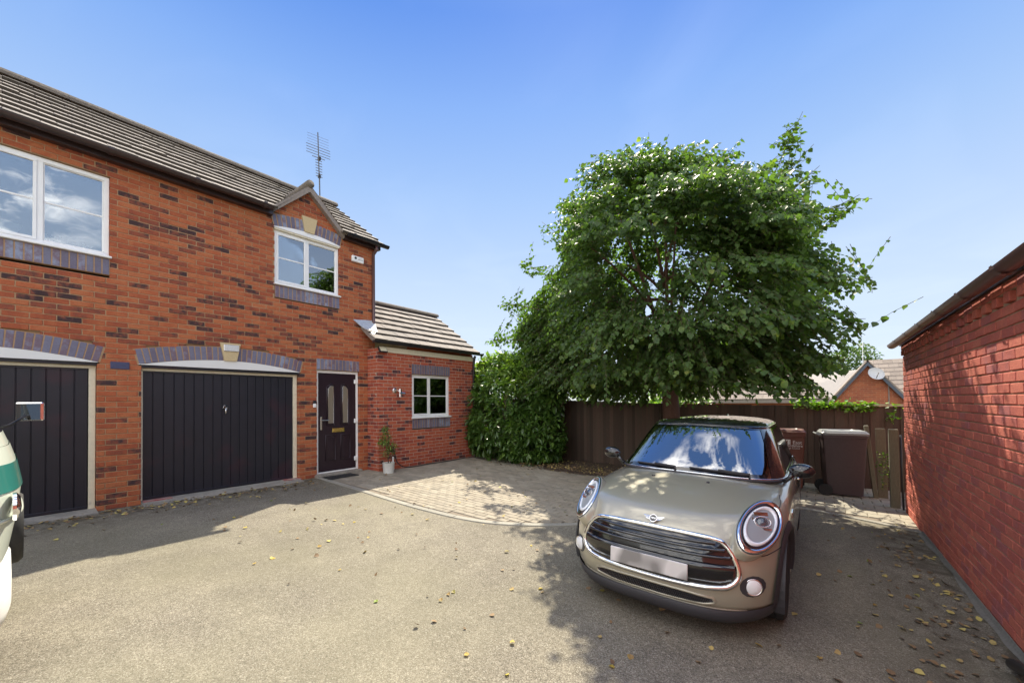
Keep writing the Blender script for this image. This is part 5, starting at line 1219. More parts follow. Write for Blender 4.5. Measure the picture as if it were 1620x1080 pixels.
LAY = [(.20, .055, .775, 3.1), (.215, .030, .795, 3.1), (.25, .012, .805, 3.1), (.33, .0, .812, 3.15), (.42, -.002, .815, 3.15), (.50, .004, .815, 3.1), (.57, .018, .814, 3.0), (.62, .036, .812, 2.9), (.67, .062, .808, 2.8), (.715, .095, .800, 2.7), (.755, .130, .788, 2.65)]
TOP = [(.165, .770, 2.6), (.21, .745, 2.55), (.27, .71, 2.5), (.35, .66, 2.5), (.46, .58, 2.4), (.60, .47, 2.3), (.76, .33, 2.2), (.92, .16, 2.1), (1.02, .02, 2)]
rows = []
for z, f, w_, n in LAY:
    o_ = outline(f, w_, n, 3.74-.3*max(0, z-.6)); rows.append([(x, y, min(z, hood(x, y)-.0) if z > .7 else z) for x, y in o_])
# raise the top side layers so that the shoulder follows the bonnet line
for k, (z, f, w_, n) in enumerate(LAY):
    if z < .6: continue
    q = (z-.6)/.155; rows[k] = [(x, y, z+q*max(0, hood(.80, y)-.765)*.9*min(1, max(0, (y-.15)/.5))) for x, y, _ in rows[k]]
for f, w_, n in TOP:
    o_ = outline(f, w_, n, 3.70-.3*(f-.15), rc=3.0-.4*f); rows.append([(x, y, hood(x, y)) for x, y in o_])
mb = MB(); mb.grid(rows[::-1] if False else rows, closed=True)
mb.add(rows[0], [tuple(range(len(rows[0])))][::1]); mb.add(rows[-1], [tuple(range(len(rows[-1])-1, -1, -1))])
me = mb.mesh('body', M['paint'], smooth=True)
bm = bmesh.new(); bm.from_mesh(me); bmesh.ops.remove_doubles(bm, verts=bm.verts, dist=1e-5); bmesh.ops.recalc_face_normals(bm, faces=bm.faces); bm.to_mesh(me)
BV = BVHTree.FromBMesh(bm); bm.free()
body = link('body', me, car, CF)
WCY = (.72, 3.215); WR = .305
cuts = []
for wy in WCY:
    for sg in (-1, 1):
        cm = MB(); cm.lathe([(.345, -.16), (.345, .16)], n=40, Mx=Matrix.Translation((sg*.80, wy, WR+.01)) @ Matrix.Rotation(pi/2, 4, 'Y'))
        cme = cm.mesh('cutter', M['mattbl']); co = bpy.data.objects.new('cutter', cme); C.objects.link(co); co.matrix_world = CF
        md = body.modifiers.new('b', 'BOOLEAN'); md.operation = 'DIFFERENCE'; md.object = co; md.solver = 'EXACT'; cuts.append(co)
bpy.context.view_layer.update()
dg = bpy.context.evaluated_depsgraph_get(); nm = bpy.data.meshes.new_from_object(body.evaluated_get(dg)); body.modifiers.clear(); body.data = nm; nm.name = 'body'
nm.materials.clear(); nm.materials.append(M['paint']); nm.polygons.foreach_set('use_smooth', [True]*len(nm.polygons)); nm.set_sharp_from_angle(angle=radians(50))
for c_ in cuts: bpy.data.objects.remove(c_)
def fr(l, z, off=0., y0=-1.):
    """point on the nose at lateral l, height z (shot from the front), lifted off along the normal"""
    h = BV.ray_cast(Vector((l, y0, z)), Vector((0, 1, 0)))
    if h[0] is None: return Vector((l, .6, z)), Vector((0, -1, 0))
    n = h[1] if h[1].y < 0 else -h[1]; return h[0]+n*off, n
def tp_(l, s, off=0.):
    h = BV.ray_cast(Vector((l, s, 3)), Vector((0, 0, -1)))
    if h[0] is None: return Vector((l, s, hood(l, s)+off)), Vector((0, 0, 1))
    n = h[1] if h[1].z > 0 else -h[1]; return h[0]+n*off, n
def ftube(name, pts, r, mat, off=0., closed=False, n=8, parent=None, top=False, dense=4):
    q = []
    k = len(pts); seg = range(k if closed else k-1)
    for i in seg:
        a, b = pts[i], pts[(i+1) % k]
        for j in range(dense): q.append((a[0]+(b[0]-a[0])*j/dense, a[1]+(b[1]-a[1])*j/dense))
    if not closed: q.append(pts[-1])
    P3 = [(tp_ if top else fr)(u, v, off)[0] for u, v in q]; mb = MB()
    (mb.loop if closed else mb.tube)(P3, r, n)
    return build(mb, name, mat, parent or car, smooth=True, frame=CF)
def chaikin(P, n=3):
    for _ in range(n):
        Q = []
        for i in range(len(P)):
            a, b = P[i], P[(i+1) % len(P)]; Q += [(a[0]*.75+b[0]*.25, a[1]*.75+b[1]*.25), (a[0]*.25+b[0]*.75, a[1]*.25+b[1]*.75)]
        P = Q
    return P
def fpatch(name, poly, off, mat, parent=None, nr=14, nc=30, edge=.006):
    zs_ = [p[1] for p in poly]; z0, z1 = min(zs_)+1e-4, max(zs_)-1e-4; rows = []
    for i in range(nr):
        z = z0+(z1-z0)*(.5-.5*cos(pi*i/(nr-1))); xs_ = []
        for a, b in zip(poly, poly[1:]+poly[:1]):
            if (a[1]-z)*(b[1]-z) <= 0 and a[1] != b[1]: xs_.append(a[0]+(b[0]-a[0])*(z-a[1])/(b[1]-a[1]))
        a, b = min(xs_), max(xs_); rows.append([tuple(fr(a+(b-a)*(.5-.5*cos(pi*j/(nc-1))), z, off)[0]) for j in range(nc)])
    mb = MB(); mb.grid(rows); back = [[tuple(Vector(p)+Vector((0, edge, 0))) for p in r] for r in rows]
    ring = rows[0]+[r[-1] for r in rows[1:]]+rows[-1][-2::-1]+[r[0] for r in rows[-2:0:-1]]
    rb = back[0]+[r[-1] for r in back[1:]]+back[-1][-2::-1]+[r[0] for r in back[-2:0:-1]]
    mb.grid([ring, rb], closed=True)
    return build(mb, name, mat, parent or car, smooth=False, autos=40, frame=CF)
# grille
gp_ = chaikin([(-.40, .685), (.40, .685), (.50, .625), (.558, .50), (.548, .42), (.45, .362), (-.45, .362), (-.548, .42), (-.558, .50), (-.50, .625)], 3)
G_ = fpatch('grille', gp_, .004, M['gloss'], nr=20, nc=48)
mb = MB(); pts = [fr(l, z, .006) for l, z in gp_]; k = len(pts); rows = []
for i in range(k):
    d = (pts[(i+1) % k][0]-pts[i-1][0]).normalized(); n_ = pts[i][1]; sd = d.cross(n_).normalized(); p = pts[i][0]
    c_ = Vector((0, p.y, .52)); c_.x = 0
    if sd.dot(p-Vector((0, p.y, .51))) < 0: sd = -sd
    rows.append([tuple(p+sd*a+n_*b) for a, b in ((-.014, -.004), (-.013, .009), (0, .016), (.015, .013), (.021, -.004))])
rows.append(rows[0]); mb.grid(rows); build(mb, 'grille_surround', M['chrome'], G_, smooth=True, frame=CF)
dk = ftube('grille_gap', gp_[::2], .005, M['mattbl'], .001, True, 6, G_, dense=1)
for z in (.645, .608, .568):
    hw_ = np.interp(z, [.54, .58, .62, .65], [.515, .50, .46, .41]); mb = MB()
    P3 = [fr(l, z-.00*abs(l), .012) for l in np.linspace(-hw_, hw_, 30)]
    mb.grid([[tuple(p+Vector((0, a, b))) for p, n_ in P3] for a, b in ((.004, .012), (-.010, .009), (-.016, -.002), (-.006, -.009), (.006, -.010))]); build(mb, 'grille_slat', M['gloss'], G_, smooth=True, frame=CF)
mb = MB(); P3 = [fr(l, .50, .004) for l in np.linspace(-.535, .535, 34)]
mb.grid([[tuple(Vector((p.x*(1 if i not in (3, 4) else .96), p.y+a, b))) for p, n_ in P3] for i, (a, b) in enumerate(((.006, .528), (-.020, .522), (-.024, .50), (-.016, .41), (.008, .395)))]); build(mb, 'grille_bar', M['gloss'], G_, smooth=True, frame=CF)
mb = MB(); mb.chbox(-.275, .275, -.046, -.034, .402, .513, .004); build(mb, 'number_plate', M['plate'], car, frame=CF)
# lower air intake
ip = chaikin([(-.40, .312), (.40, .312), (.435, .275), (.40, .238), (-.40, .238), (-.435, .275)], 2)
I_ = fpatch('air_intake', ip, .003, M['mattbl'], nr=8, nc=34)
mb = MB()
for i in range(64):
    l = -.39+.78*i/63; a, b = fr(l-.012, .245, .005)[0], fr(l+.012, .305, .005)[0]; mb.tube([a, b], .0022, 4); a, b = fr(l+.012, .245, .005)[0], fr(l-.012, .305, .005)[0]; mb.tube([a, b], .0022, 4)
build(mb, 'intake_mesh', M['gloss'], I_, frame=CF)
ftube('intake_lip', ip[::2], .010, M['paint'], .0, True, 8, I_, dense=2)
ftube('bumper_crease', [(-.60, .222), (-.3, .218), (0, .217), (.3, .218), (.60, .222)], .006, M['paint'], .001, dense=5)
# headlights
for sg in (-1, 1):
    lc, zc, rl, rz_ = sg*.625, .716, .117, .128
    # the lamp lies in the plane through four points of the body surface
    L4 = [fr(lc+rl*c_, zc+rz_*s_)[0] for c_, s_ in ((1, 0), (-1, 0), (0, 1), (0, -1))]
    hc = (L4[0]+L4[1]+L4[2]+L4[3])/4; hu = (L4[0]-L4[1])/2; hv = (L4[2]-L4[3])/2; hn = hu.cross(hv).normalized(); hn = hn if hn.y < 0 else -hn
    def bulge(s):
        v = []
        for a in [2*pi*i/16 for i in range(16)]:
            p_ = hc+(hu*cos(a)+hv*sin(a))*s; h_ = BV.ray_cast(p_+hn*.3, -hn)
            if h_[0] is not None: v.append((h_[0]-p_).dot(hn))
        return max(v)
    D1, D0 = bulge(1.03)+.001, max(bulge(s) for s in (.0, .3, .6))+.004; D1 = max(D1, .004); KQ = max(D0-D1, bulge(.8)-D1+.006)
    hp = lambda s, a, off: hc+(hu*cos(a)+hv*sin(a))*s+hn*(off+D1+KQ*max(0, 1-s*s)*1.3)
    AN = [2*pi*i/48 for i in range(48)]
    def disc(name, prof, mat, par):
        m_ = MB(); m_.grid([[tuple(hp(s, a, o)) for a in AN] for s, o in prof], closed=True); return build(m_, name, mat, par, smooth=True, frame=CF)
    hl = disc('headlight', [(.90, .004), (.80, .002), (.5, .0), (.02, .0)], M['lampd'], car)
    disc('bezel', [(1.10, -.07), (1.075, -.004), (1.05, .004), (1.04, .0)], M['paint'], hl)
    disc('seal', [(1.05, -.05), (1.045, .006), (1.02, .008), (1.01, .0)], M['mattbl'], hl)
    disc('chrome_ring', [(1.025, -.06), (1.02, .010), (.98, .016), (.90, .013), (.86, .004), (.855, -.01)], M['chrome'], hl)
    disc('black_ring', [(.86, .006), (.80, .008), (.76, .002)], M['gloss'], hl)
    disc('daylight_ring', [(.76, .000), (.745, .010), (.70, .013), (.65, .009), (.635, .0)], M['lampw'], hl)
    nn = (hn+Vector((0, -.6, 0))).normalized(); q_ = nn.to_track_quat('Z', 'Y').to_matrix().to_4x4(); c0 = Matrix.Translation(hc+hv*.10+hn*(D1+KQ*1.25)) @ q_
    mb = MB(); mb.lathe([(.0, .022), (.02, .021), (.034, .014), (.040, 0)][::-1], n=24, Mx=c0); build(mb, 'projector_lens', mk('dark_glass', (.05, .06, .08), .03, spec=1., coat=1.), hl, smooth=True, frame=CF)
    mb = MB(); mb.loop([tuple(c0 @ Vector((.052*cos(a), .036*sin(a), .020))) for a in np.linspace(0, 2*pi, 28)[:-1]], .0038, 6); build(mb, 'projector_ring', M['chrome'], hl, smooth=True, frame=CF)
    mb = MB(); mb.box(-.045, .045, -.012, .012, .010, .018, c0 @ Matrix.Translation((0, .055, 0))); mb.box(-.05, .05, -.006, .006, .006, .014, c0 @ Matrix.Translation((0, -.05, 0))); mb.box(-.06, -.05, -.05, .03, .002, .012, c0); build(mb, 'reflector', M['chrome'], hl, frame=CF)
    # fog lamp
    fc, fz = sg*.632, .392
    fg = fpatch('fog_lamp_housing', [(fc+.068*cos(2*pi*i/28), fz+.070*sin(2*pi*i/28)) for i in range(28)], .0015, M['mattbl'], nr=8, nc=10)
    nn = fr(fc, fz)[1]; c0 = Matrix.Translation(fr(fc, fz, .004)[0]) @ (nn+Vector((0, -.8, 0))).to_track_quat('Z', 'Y').to_matrix().to_4x4()
    mb = MB(); mb.lathe([(.050, -.02), (.050, .004), (.040, .013), (.02, .018), (0, .019)], n=26, Mx=c0); build(mb, 'fog_lamp', M['lampw'], fg, smooth=False, autos=40, frame=CF)
    mb = MB(); mb.loop([tuple(c0 @ Vector((.053*cos(a), .053*sin(a), .004))) for a in np.linspace(0, 2*pi, 30)[:-1]], .005, 6); build(mb, 'chrome_ring', M['chrome'], fg, smooth=True, frame=CF)
    ftube('bumper_shut_line', [(sg*.52, .578), (sg*.60, .575), (sg*.70, .580), (sg*.765, .60), (sg*.795, .625)], .0035, M['mattbl'], .0, dense=6)
# badge
bc, bn = fr(0, .742, .004); bz = Vector((0, -.80, .60)); q_ = Matrix(((1, 0, 0), (0, .6, -.8), (0, .8, .6))).to_4x4()
bc, _ = tp_(0, .112, .004); Bm = Matrix.Translation(bc+Vector((0, -.012, .0))) @ q_
mb = MB(); mb.lathe([(0, 0), (.026, 0), (.026, .008), (.024, .010), (0, .010)], n=28, Mx=Bm); bd = build(mb, 'badge', M['gloss'], car, autos=40, frame=CF)
mb = MB(); mb.loop([tuple(Bm @ Vector((.027*cos(a), .027*sin(a), .008))) for a in np.linspace(0, 2*pi, 30)[:-1]], .0032, 6)
for sg in (-1, 1):
    for i, L_ in enumerate((.050, .040, .030)):
        y_ = .013-.011*i; mb.add([tuple(Bm @ Vector(p)) for p in ((sg*.028, y_+.003, .004), (sg*(.028+L_), y_+.008, .003), (sg*(.028+L_-.006), y_+.003, .003), (sg*.028, y_-.003, .004), (sg*.028, y_+.003, .009), (sg*(.028+L_), y_+.008, .006), (sg*(.028+L_-.006), y_+.003, .006), (sg*.028, y_-.003, .009))], [(4, 5, 6, 7), (0, 1, 5, 4), (1, 2, 6, 5), (2, 3, 7, 6)])
build(mb, 'badge_wings', M['chrome'], bd, autos=40, frame=CF)
text('badge_lettering', 'MINI', .0185, M['chrome'], CF @ Bm @ Matrix.Translation((0, 0, .0105)), bd)
# lower valance and arch cladding
mb = MB(); rws = []
for z, f, w_ in ((.105, .10, .74), (.12, .045, .77), (.16, .008, .792), (.20, -.004, .804), (.222, .004, .806)):
    o_ = outline(f, w_, 3.1)[:72]; rws.append([(x, y, z+.02*min(1, max(0, (abs(x)-.5)/.3))) for x, y in o_ if y < .52])
m_ = min(len(r) for r in rws); rws = [r[(len(r)-m_)//2:(len(r)-m_)//2+m_] for r in rws]; mb.grid(rws); build(mb, 'lower_valance', M['mattbl'], car, smooth=True, frame=CF)
for wy in WCY:
    for sg in (-1, 1):
        mb = MB(); rr = []
        for a in (np.linspace(-.18, pi+.18, 30) if wy < 1 else np.linspace(.25, pi-.25, 24)):
            y, z = wy+cos(a)*.345, WR+.01+sin(a)*.345; h = BV.ray_cast(Vector((sg*2, y, max(z, .21))), Vector((-sg, 0, 0))); x = h[0].x if h[0] else sg*.79
            o2 = Vector((0, cos(a), sin(a))); 
            rr.append([(x-sg*.05, y-o2.y*.01, z-o2.z*.01), (x+sg*(.012 if wy < 1 else .002), y, z), (x+sg*(.014 if wy < 1 else .003), y+o2.y*.025, z+o2.z*.025), (x-sg*.008, y+o2.y*.062, z+o2.z*.062)])
        mb.grid(rr); build(mb, 'arch_cladding', M['mattbl'], car, smooth=True, frame=CF)
        mb = MB(); mb.grid([[(sg*x, wy+cos(a)*.34, WR+.01+sin(a)*.34) for a in np.linspace(-.5, pi+.5, 24)] for x in (.80, .45)]); mb.add([(sg*.46, wy+cos(a)*.34, WR+.01+sin(a)*.34) for a in np.linspace(-.5, pi+.5, 24)], [tuple(range(24))]); build(mb, 'wheel_housing', M['mattbl'], car, frame=CF)
        Wm = Matrix.Translation((sg*.705, wy, WR)) @ Matrix.Rotation(pi/2*sg, 4, 'Y')
        whl = MB(); prof = [(.205, -.085), (.27, -.095), (.298, -.080), (.305, -.05), (.305, -.032), (.299, -.030), (.299, -.024), (.305, -.022), (.305, .022), (.299, .024), (.299, .030), (.305, .032), (.305, .05), (.298, .080), (.27, .095), (.205, .085)]
        whl.lathe(prof, n=44, Mx=Wm); tyre = build(whl, 'wheel', M['rubber'], car, autos=40, frame=CF)
        rm = MB(); rm.lathe([(.20, -.07), (.207, .08), (.195, .085), (.185, .06), (.18, -.06)], n=36, Mx=Wm)
        for k in range(5):
            a = 2*pi*k/5; Mk = Wm @ Matrix.Rotation(a, 4, 'Z'); rm.chbox(.03, .19, -.022, .022, .045, .07, .006, Mk)
        rm.lathe([(0, .04), (.05, .04), (.05, .075), (0, .08)], n=20, Mx=Wm); build(rm, 'rim', M['satin'], tyre, autos=40, frame=CF)
mb = MB(); mb.box(-.70, .70, .35, 3.5, .16, .30); build(mb, 'underbody', M['mattbl'], car, frame=CF)
# greenhouse
GB = [(.925, 1.045, .735, 2.75), (.965, 1.085, .725, 2.75), (1.03, 1.165, .700, 2.75), (1.12, 1.275, .667, 2.8), (1.22, 1.405, .625, 2.9), (1.295, 1.50, .590, 3.0), (1.325, 1.545, .572, 3.0)]
def ghp(z, f, w_, n, nph=61): return [(x, y, z+.028*(1-(x/w_)**2)) for x, y in outline(f, w_, n, 3.62-.55*(z-.92), nph, yc=f+.62, rc=2.9)]
g_rows = [ghp(*g) for g in GB]; N = len(g_rows[0])
def part(name, sel, mat, grow=0., parent=None):
    rws = [[Vector(r[i]) for i in sel] for r in g_rows]; ctr = Vector((0, 2.2, .9)); rws = [[tuple(p+(p-ctr).normalized()*grow) for p in r] for r in rws]
    mb = MB(); mb.grid(rws); return build(mb, name, mat, parent or car, smooth=True, frame=CF)
# indices: 0..60 front arc (from -x to +x), then left side, rear, right side
full = list(range(N))
fi = [i for i in range(61) if abs(g_rows[3][i][0]) < .605]
ws_i = list(range(fi[0], fi[-1]+1))
part('windscreen', ws_i, M['carglass'])
# black ceramic border and pillars
for sgn, rng in ((1, range(fi[-1]-1, 61)), (-1, range(0, fi[0]+2))):
    part('front_pillar', list(rng), M['gloss'], .004)
side1 = list(range(60, 70)); side2 = list(range(N-8, N))+[0]
part('side_window', side1, mk('dark_tinted_glass', (.012, .014, .016), .03, spec=1.), .0); part('side_window', side2, mk('dark_tinted_glass', (.012, .014, .016), .03, spec=1.), .0)
part('rear_window', list(range(69, N-7)), mk('dark_tinted_glass', (.012, .014, .016), .03, spec=1.), .0)
# roof cap
rr = [g_rows[-1]]
for z, f, w_, n in ((1.345, 1.555, .565, 3.0), (1.362, 1.60, .545, 2.9), (1.378, 1.70, .50, 2.7), (1.388, 1.85, .40, 2.5), (1.392, 2.05, .25, 2.2), (1.393, 2.35, .02, 2)):
    rr.append([(x, y, z+.022*(1-(x/.57)**2)) for x, y in outline(f, w_, n, 3.38-(f-1.55)*.9, 61, yc=f+.62 if f < 1.9 else 2.45, rc=2.75)])
mb = MB(); rr0 = [tuple(Vector(p)+Vector((0, 0, -.012))) for p in rr[0]]; mb.grid([rr0]+rr[0:]); mb.add(rr[-1], [tuple(range(N-1, -1, -1))][:1]); 
mb.grid([[p[-1], p[0]] for p in rr]); build(mb, 'roof', M['glossflake'], car, smooth=True, frame=CF)
mb = MB(); mb.loop([Vector(p)+Vector((0, 0, -.004)) for p in rr[1]], .007, 6); build(mb, 'roof_trim', M['gloss'], car, smooth=True, frame=CF)
fin = MB(); fin.add([(-.02, 3.05, 1.395), (.02, 3.05, 1.395), (.02, 3.20, 1.385), (-.02, 3.20, 1.385), (-.003, 3.12, 1.425), (.003, 3.12, 1.425), (.003, 3.19, 1.425), (-.003, 3.19, 1.425)], [(0, 1, 5, 4), (1, 2, 6, 5), (2, 3, 7, 6), (3, 0, 4, 7), (4, 5, 6, 7)]); build(fin, 'roof_aerial', M['gloss'], car, frame=CF)
# chrome line round the glass base
mb = MB(); low = [Vector(p) for p in ghp(.933, 1.035, .748, 2.75)]; mb.loop([p+Vector((0, 0, -.012)) for p in low], .0085, 8); build(mb, 'chrome_waistline', M['chrome'], car, smooth=True, frame=CF)
mb = MB(); mb.loop([p+Vector((0, -.012, -.024)) for p in low], .012, 6); build(mb, 'scuttle_seal', M['mattbl'], car, smooth=True, frame=CF)
# black border at the foot of the windscreen
def scr(l, t, off=.004):
    """point on the windscreen: lateral l, t 0..1 up"""
    k = t*(len(GB)-1); i = min(int(k), len(GB)-2); u = k-i; P = []
    for r in (g_rows[i], g_rows[i+1]):
        xs_ = [p[0] for p in r[:61]]; P.append(Vector((l, np.interp(l, xs_, [p[1] for p in r[:61]]), np.interp(l, xs_, [p[2] for p in r[:61]]))))
    return P[0].lerp(P[1], u)+Vector((0, -.8, .6))*off
mb = MB(); mb.grid([[tuple(scr(l, t)) for l in np.linspace(-.62, .62, 30)] for t in (.0, .12)]); build(mb, 'screen_border', M['gloss'], car, smooth=True, frame=CF)
mb = MB(); mb.grid([[tuple(scr(l, t)) for l in np.linspace(-.56, .56, 30)] for t in (.94, 1.0)]); build(mb, 'screen_border', M['gloss'], car, smooth=True, frame=CF)
for (a, b) in (((-.10, .05), (-.50, .10)), ((.50, .04), (.02, .11))):
    pts = [scr(a[0]+(b[0]-a[0])*t, a[1]+(b[1]-a[1])*t+.02*sin(pi*t), .018) for t in np.linspace(0, 1, 9)]
    mb = MB(); mb.tube(pts, .008, 6); mb.tube([pts[0]+Vector((0, -.02, -.03)), pts[0]+Vector((0, -.015, .015)), pts[4]+Vector((0, -.012, .012))], .010, 6); build(mb, 'wiper', M['mattbl'], car, smooth=True, frame=CF)
for l in (-.23, .23):
    p, n_ = tp_(l, .80, .003); mb = MB(); mb.chbox(p.x-.012, p.x+.012, p.y-.012, p.y+.012, p.z-.004, p.z+.008, .003); build(mb, 'washer_jet', M['mattbl'], car, frame=CF)
for sg in (-1, 1):   # bonnet side seam
    P3 = [tp_(sg*l, s, .0)[0] for l, s in ((.735, .62), (.742, .75), (.735, .9), (.72, 1.02))]; mb = MB(); mb.tube(P3, .003, 5); build(mb, 'wing_seam', M['mattbl'], car, frame=CF)
# interior: dash, seats, mirror
mb = MB(); mb.chbox(-.62, .62, 1.30, 1.62, .80, .93, .03); mb.chbox(-.66, .66, 1.3, 3.3, .35, .45, .02); build(mb, 'dashboard', M['mattbl'], car, frame=CF)
for sg in (-1, 1):
    mb = MB(); mb.chbox(sg*.33-.24, sg*.33+.24, 2.05, 2.20, .5, 1.05, .05); mb.chbox(sg*.33-.12, sg*.33+.12, 2.08, 2.18, 1.07, 1.24, .04); build(mb, 'seat', M['mattbl'], car, frame=CF)
mb = MB(); mb.chbox(-.11, .11, 1.62, 1.64, 1.22, 1.285, .01); build(mb, 'rear_view_mirror', M['mattbl'], car, frame=CF)
mb = MB(); mb.loop([(-.33+.18*cos(a), 1.68+.06*sin(a), .93+.17*sin(a)) for a in np.linspace(0, 2*pi, 26)[:-1]], .014, 6); 
for p in ((-.33, 1.0),): pass
mb.v = [(-x, y, z) for x, y, z in mb.v]; build(mb, 'steering_wheel', M['mattbl'], car, smooth=True, frame=CF)
# door mirrors
for sg in (-1, 1):
    mc = Vector((sg*.86, 1.335, 1.02)); mb = MB(); rws = []
    for i in range(9):
        t = -1+2*i/8; r = sqrt(max(0, 1-t*t)); rws.append([(mc.x+.098*t*1.0, mc.y+.06*r*cos(a)*(1 if cos(a) < 0 else .35), mc.z+.062*r*sin(a)) for a in np.linspace(0, 2*pi, 21)[:-1]])
    mb.grid(rws, closed=True); mr = build(mb, 'door_mirror', M['gloss'], car, smooth=True, frame=CF)
    mb = MB(); mb.tube([(sg*.73, 1.37, .905), (sg*.775, 1.36, .945), (sg*.80, 1.35, .985)], [.022, .018, .022], 8); build(mb, 'mirror_arm', M['gloss'], mr, smooth=True, frame=CF)
    # side scuttle trim and door handle
    h = BV.ray_cast(Vector((sg*2, 1.12, .70)), Vector((-sg, 0, 0))); x = h[0].x if h[0] else sg*.8
    mb = MB(); mb.chbox(x-.006, x+.008, 1.05, 1.17, .67, .72, .005); build(mb, 'side_scuttle', M['chrome'], car, frame=CF)
    mb = MB(); mb.chbox(x-.006, x+.02, 2.18, 2.34, .80, .825, .006); build(mb, 'door_handle', M['chrome'], car, frame=CF)

for o_ in [0]: pass
_before = set(bpy.data.objects)
# ================================================================ CAMPER VAN at the left edge (nose towards +y)
M['vanw'] = mk('cream_white_van_paint', (.62, .67, .58), .35, coat=.6, noise=.05, bscale=4)
M['vang'] = mk('teal_green_van_paint', (.03, .20, .17), .3, coat=.6)
van = thing('camper_van', 'old cream and teal camper van at the left edge, near the left garage door', 'camper van', (-4.33, -2.2, gz(-4.3, -2)))
vx, vy = -4.33, .10; HW = .86; g0 = gz(vx, -1)
def vout(f, w_, n, zz, back=-4.3, k=41):
    pts = []
    for i in range(k):
        a = pi/2-pi*i/(k-1); sx, cy = sin(a), cos(a); pts.append((vx+w_*abs(sx)**(2/n)*(1 if sx > 0 else -1), (vy-.55)+(.55+f)*abs(cy)**(2/n), zz))
    pts.append((vx-w_, back, zz)); pts.append((vx+w_, back, zz)); return pts
VL = [(.34, -.20, .78, 3), (.40, -.12, .82, 3), (.62, -.055, .845, 3), (.85, -.02, .86, 3), (1.02, -.005, .86, 3), (1.18, -.03, .855, 3), (1.28, -.055, .845, 3)]
mb = MB(); mb.grid([vout(f, w_, n, z+g0) for z, f, w_, n in VL], closed=True); vb = build(mb, 'body', M['vanw'], van, autos=40)
VU = [(1.28, -.06, .84, 3), (1.36, -.085, .83, 3), (1.60, -.16, .79, 3), (1.80, -.25, .75, 3), (1.86, -.31, .72, 3)]
mb = MB(); mb.grid([vout(f, w_, n, z+g0)[:41] for z, f, w_, n in VU[1:4]]); build(mb, 'windscreen', mk('van_glass', (.02, .025, .03), .03, spec=1.), van, smooth=True)
for rng in ((0, 6), (35, 41)):
    mb = MB(); mb.grid([[tuple(Vector(p)+Vector((0, .004, 0))) for p in vout(f, w_+.004, n, z+g0)[rng[0]:rng[1]]] for z, f, w_, n in VU[1:4]]); build(mb, 'pillar', M['vanw'], van, smooth=True)
mb = MB(); mb.grid([vout(f, w_, n, z+g0) for z, f, w_, n in VU[:2]], closed=True); mb.grid([vout(f, w_, n, z+g0) for z, f, w_, n in VU[3:]], closed=True)
mb.add([vout(f, w_, n, z+g0)[i] for z, f, w_, n in VU[-1:] for i in range(43)], [tuple(range(43))]); build(mb, 'roof', M['vanw'], van, autos=40)
for sg in (-1, 1):
    mb = MB(); mb.add([(vx+sg*.83, -.75, 1.36+g0), (vx+sg*.83, -4.2, 1.36+g0), (vx+sg*.755, -4.2, 1.80+g0), (vx+sg*.755, -.85, 1.80+g0)], [(0, 1, 2, 3) if sg > 0 else (3, 2, 1, 0)]); build(mb, 'side_glass', mk('van_side_glass', (.02, .025, .03), .03, spec=1.), van)
mb = MB(); mb.grid([[tuple(Vector(p)+Vector(((1 if p[0] > vx else -1)*.004, .005, 0))) for p in vout(f, w_, n, z+g0)[:41]] for z, f, w_, n in VL[4:6]]); build(mb, 'painted_band', M['vang'], van, smooth=True)
for z in (.86, 1.17):
    mb = MB(); mb.tube([Vector(p)+Vector((0, .006, 0)) for p in vout(-.01 if z < 1 else -.045, .862, 3, z+g0)[:41]], .010, 6); build(mb, 'trim_strip', M['vanw'], van, smooth=True)
mb = MB(); rws = []
for z, o_ in ((.30, .0), (.31, .025), (.37, .04), (.50, .04), (.545, .02), (.55, -.02)): rws.append(vout(o_-.085, .86+o_*.3, 7, z+g0)[:41])
mb.grid(rws); build(mb, 'bumper', M['white'], van, smooth=True)
mb = MB(); rws = []
for z, o_ in ((.12, -.03), (.13, .03), (.28, .04), (.31, .0)): rws.append(vout(o_-.12, .83, 6, z+g0)[:41])
mb.grid(rws); build(mb, 'lower_apron', M['brownpl'], van, smooth=True)
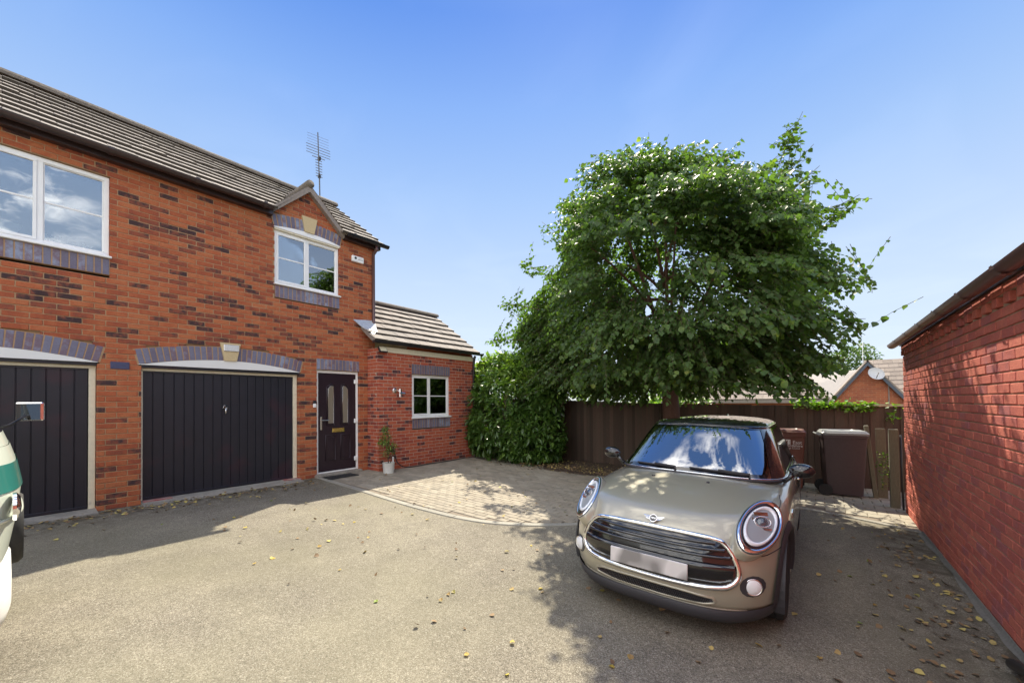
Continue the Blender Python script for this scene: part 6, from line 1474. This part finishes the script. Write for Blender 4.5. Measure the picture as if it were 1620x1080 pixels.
for sg in (-1, 1):
    p = Vector(vout(-.01, .86, 3, 0)[8 if sg > 0 else 32]); mb = MB(); mb.chbox(p.x-.05, p.x+.05, p.y-.02, p.y+.025, .66+g0, .78+g0, .01); build(mb, 'indicator', mk('amber_lens', (.65, .28, .06), .2, spec=.8), van)
    mb = MB(); mb.lathe([(0, 0), (.08, 0), (.082, .015), (.06, .03), (0, .035)], n=24, Mx=Matrix.Translation((vx+sg*.56, vy-.045, .93+g0)) @ Matrix.Rotation(-pi/2, 4, 'X')); build(mb, 'headlight', M['chrome'], van, autos=40)
    for wy in (-.62, -3.3):
        mb = MB(); mb.lathe([(.19, -.09), (.30, -.09), (.325, -.06), (.325, .06), (.30, .09), (.19, .09)], n=32, Mx=Matrix.Translation((vx+sg*.73, wy, .325+g0)) @ Matrix.Rotation(pi/2, 4, 'Y')); tw_ = build(mb, 'wheel', M['rubber'], van, autos=40)
        mb = MB(); mb.lathe([(0, -.05), (.2, -.07), (.2, .07), (0, .05)], n=24, Mx=Matrix.Translation((vx+sg*.73, wy, .325+g0)) @ Matrix.Rotation(pi/2, 4, 'Y')); build(mb, 'rim', M['white'], tw_, autos=40)
# spare wheel on the far half of the nose
mb = MB(); mb.lathe([(.16, -.07), (.24, -.075), (.265, -.05), (.27, 0), (.265, .05), (.24, .075), (.16, .07)], n=36, Mx=Matrix.Translation((vx-.55, vy-.06, .60+g0)) @ Matrix.Rotation(-pi/2, 4, 'X')); build(mb, 'spare_wheel', M['rubber'], van, autos=40)
mb = MB(); mc = Vector((vx-.74, vy+.05, 1.475+g0)); mb.chbox(-.088, .088, -.015, .015, -.075, .075, .013, Matrix.Translation(mc) @ Matrix.Rotation(radians(55), 4, 'Z'))
mm = build(mb, 'door_mirror', M['chrome'], van)
mb = MB(); mb.box(-.076, .076, -.0175, -.0155, -.063, .063, Matrix.Translation(mc) @ Matrix.Rotation(radians(55), 4, 'Z')); build(mb, 'mirror_glass', mk('mirror_silver', (.85, .85, .85), .02, metal=1), mm)
mb = MB(); mb.tube([mc+Vector((.02, -.02, -.03)), mc+Vector((.06, -.10, -.10)), mc+Vector((.07, -.17, -.13))], .010, 6); build(mb, 'mirror_arm', M['blackpl'], mm, smooth=True)

Rv = Matrix.Translation((vx-.4, vy, 0)) @ Matrix.Rotation(radians(-.3), 4, 'Z') @ Matrix.Translation((-(vx-.4), -vy, 0))
van.matrix_world = Rv @ MW[van]
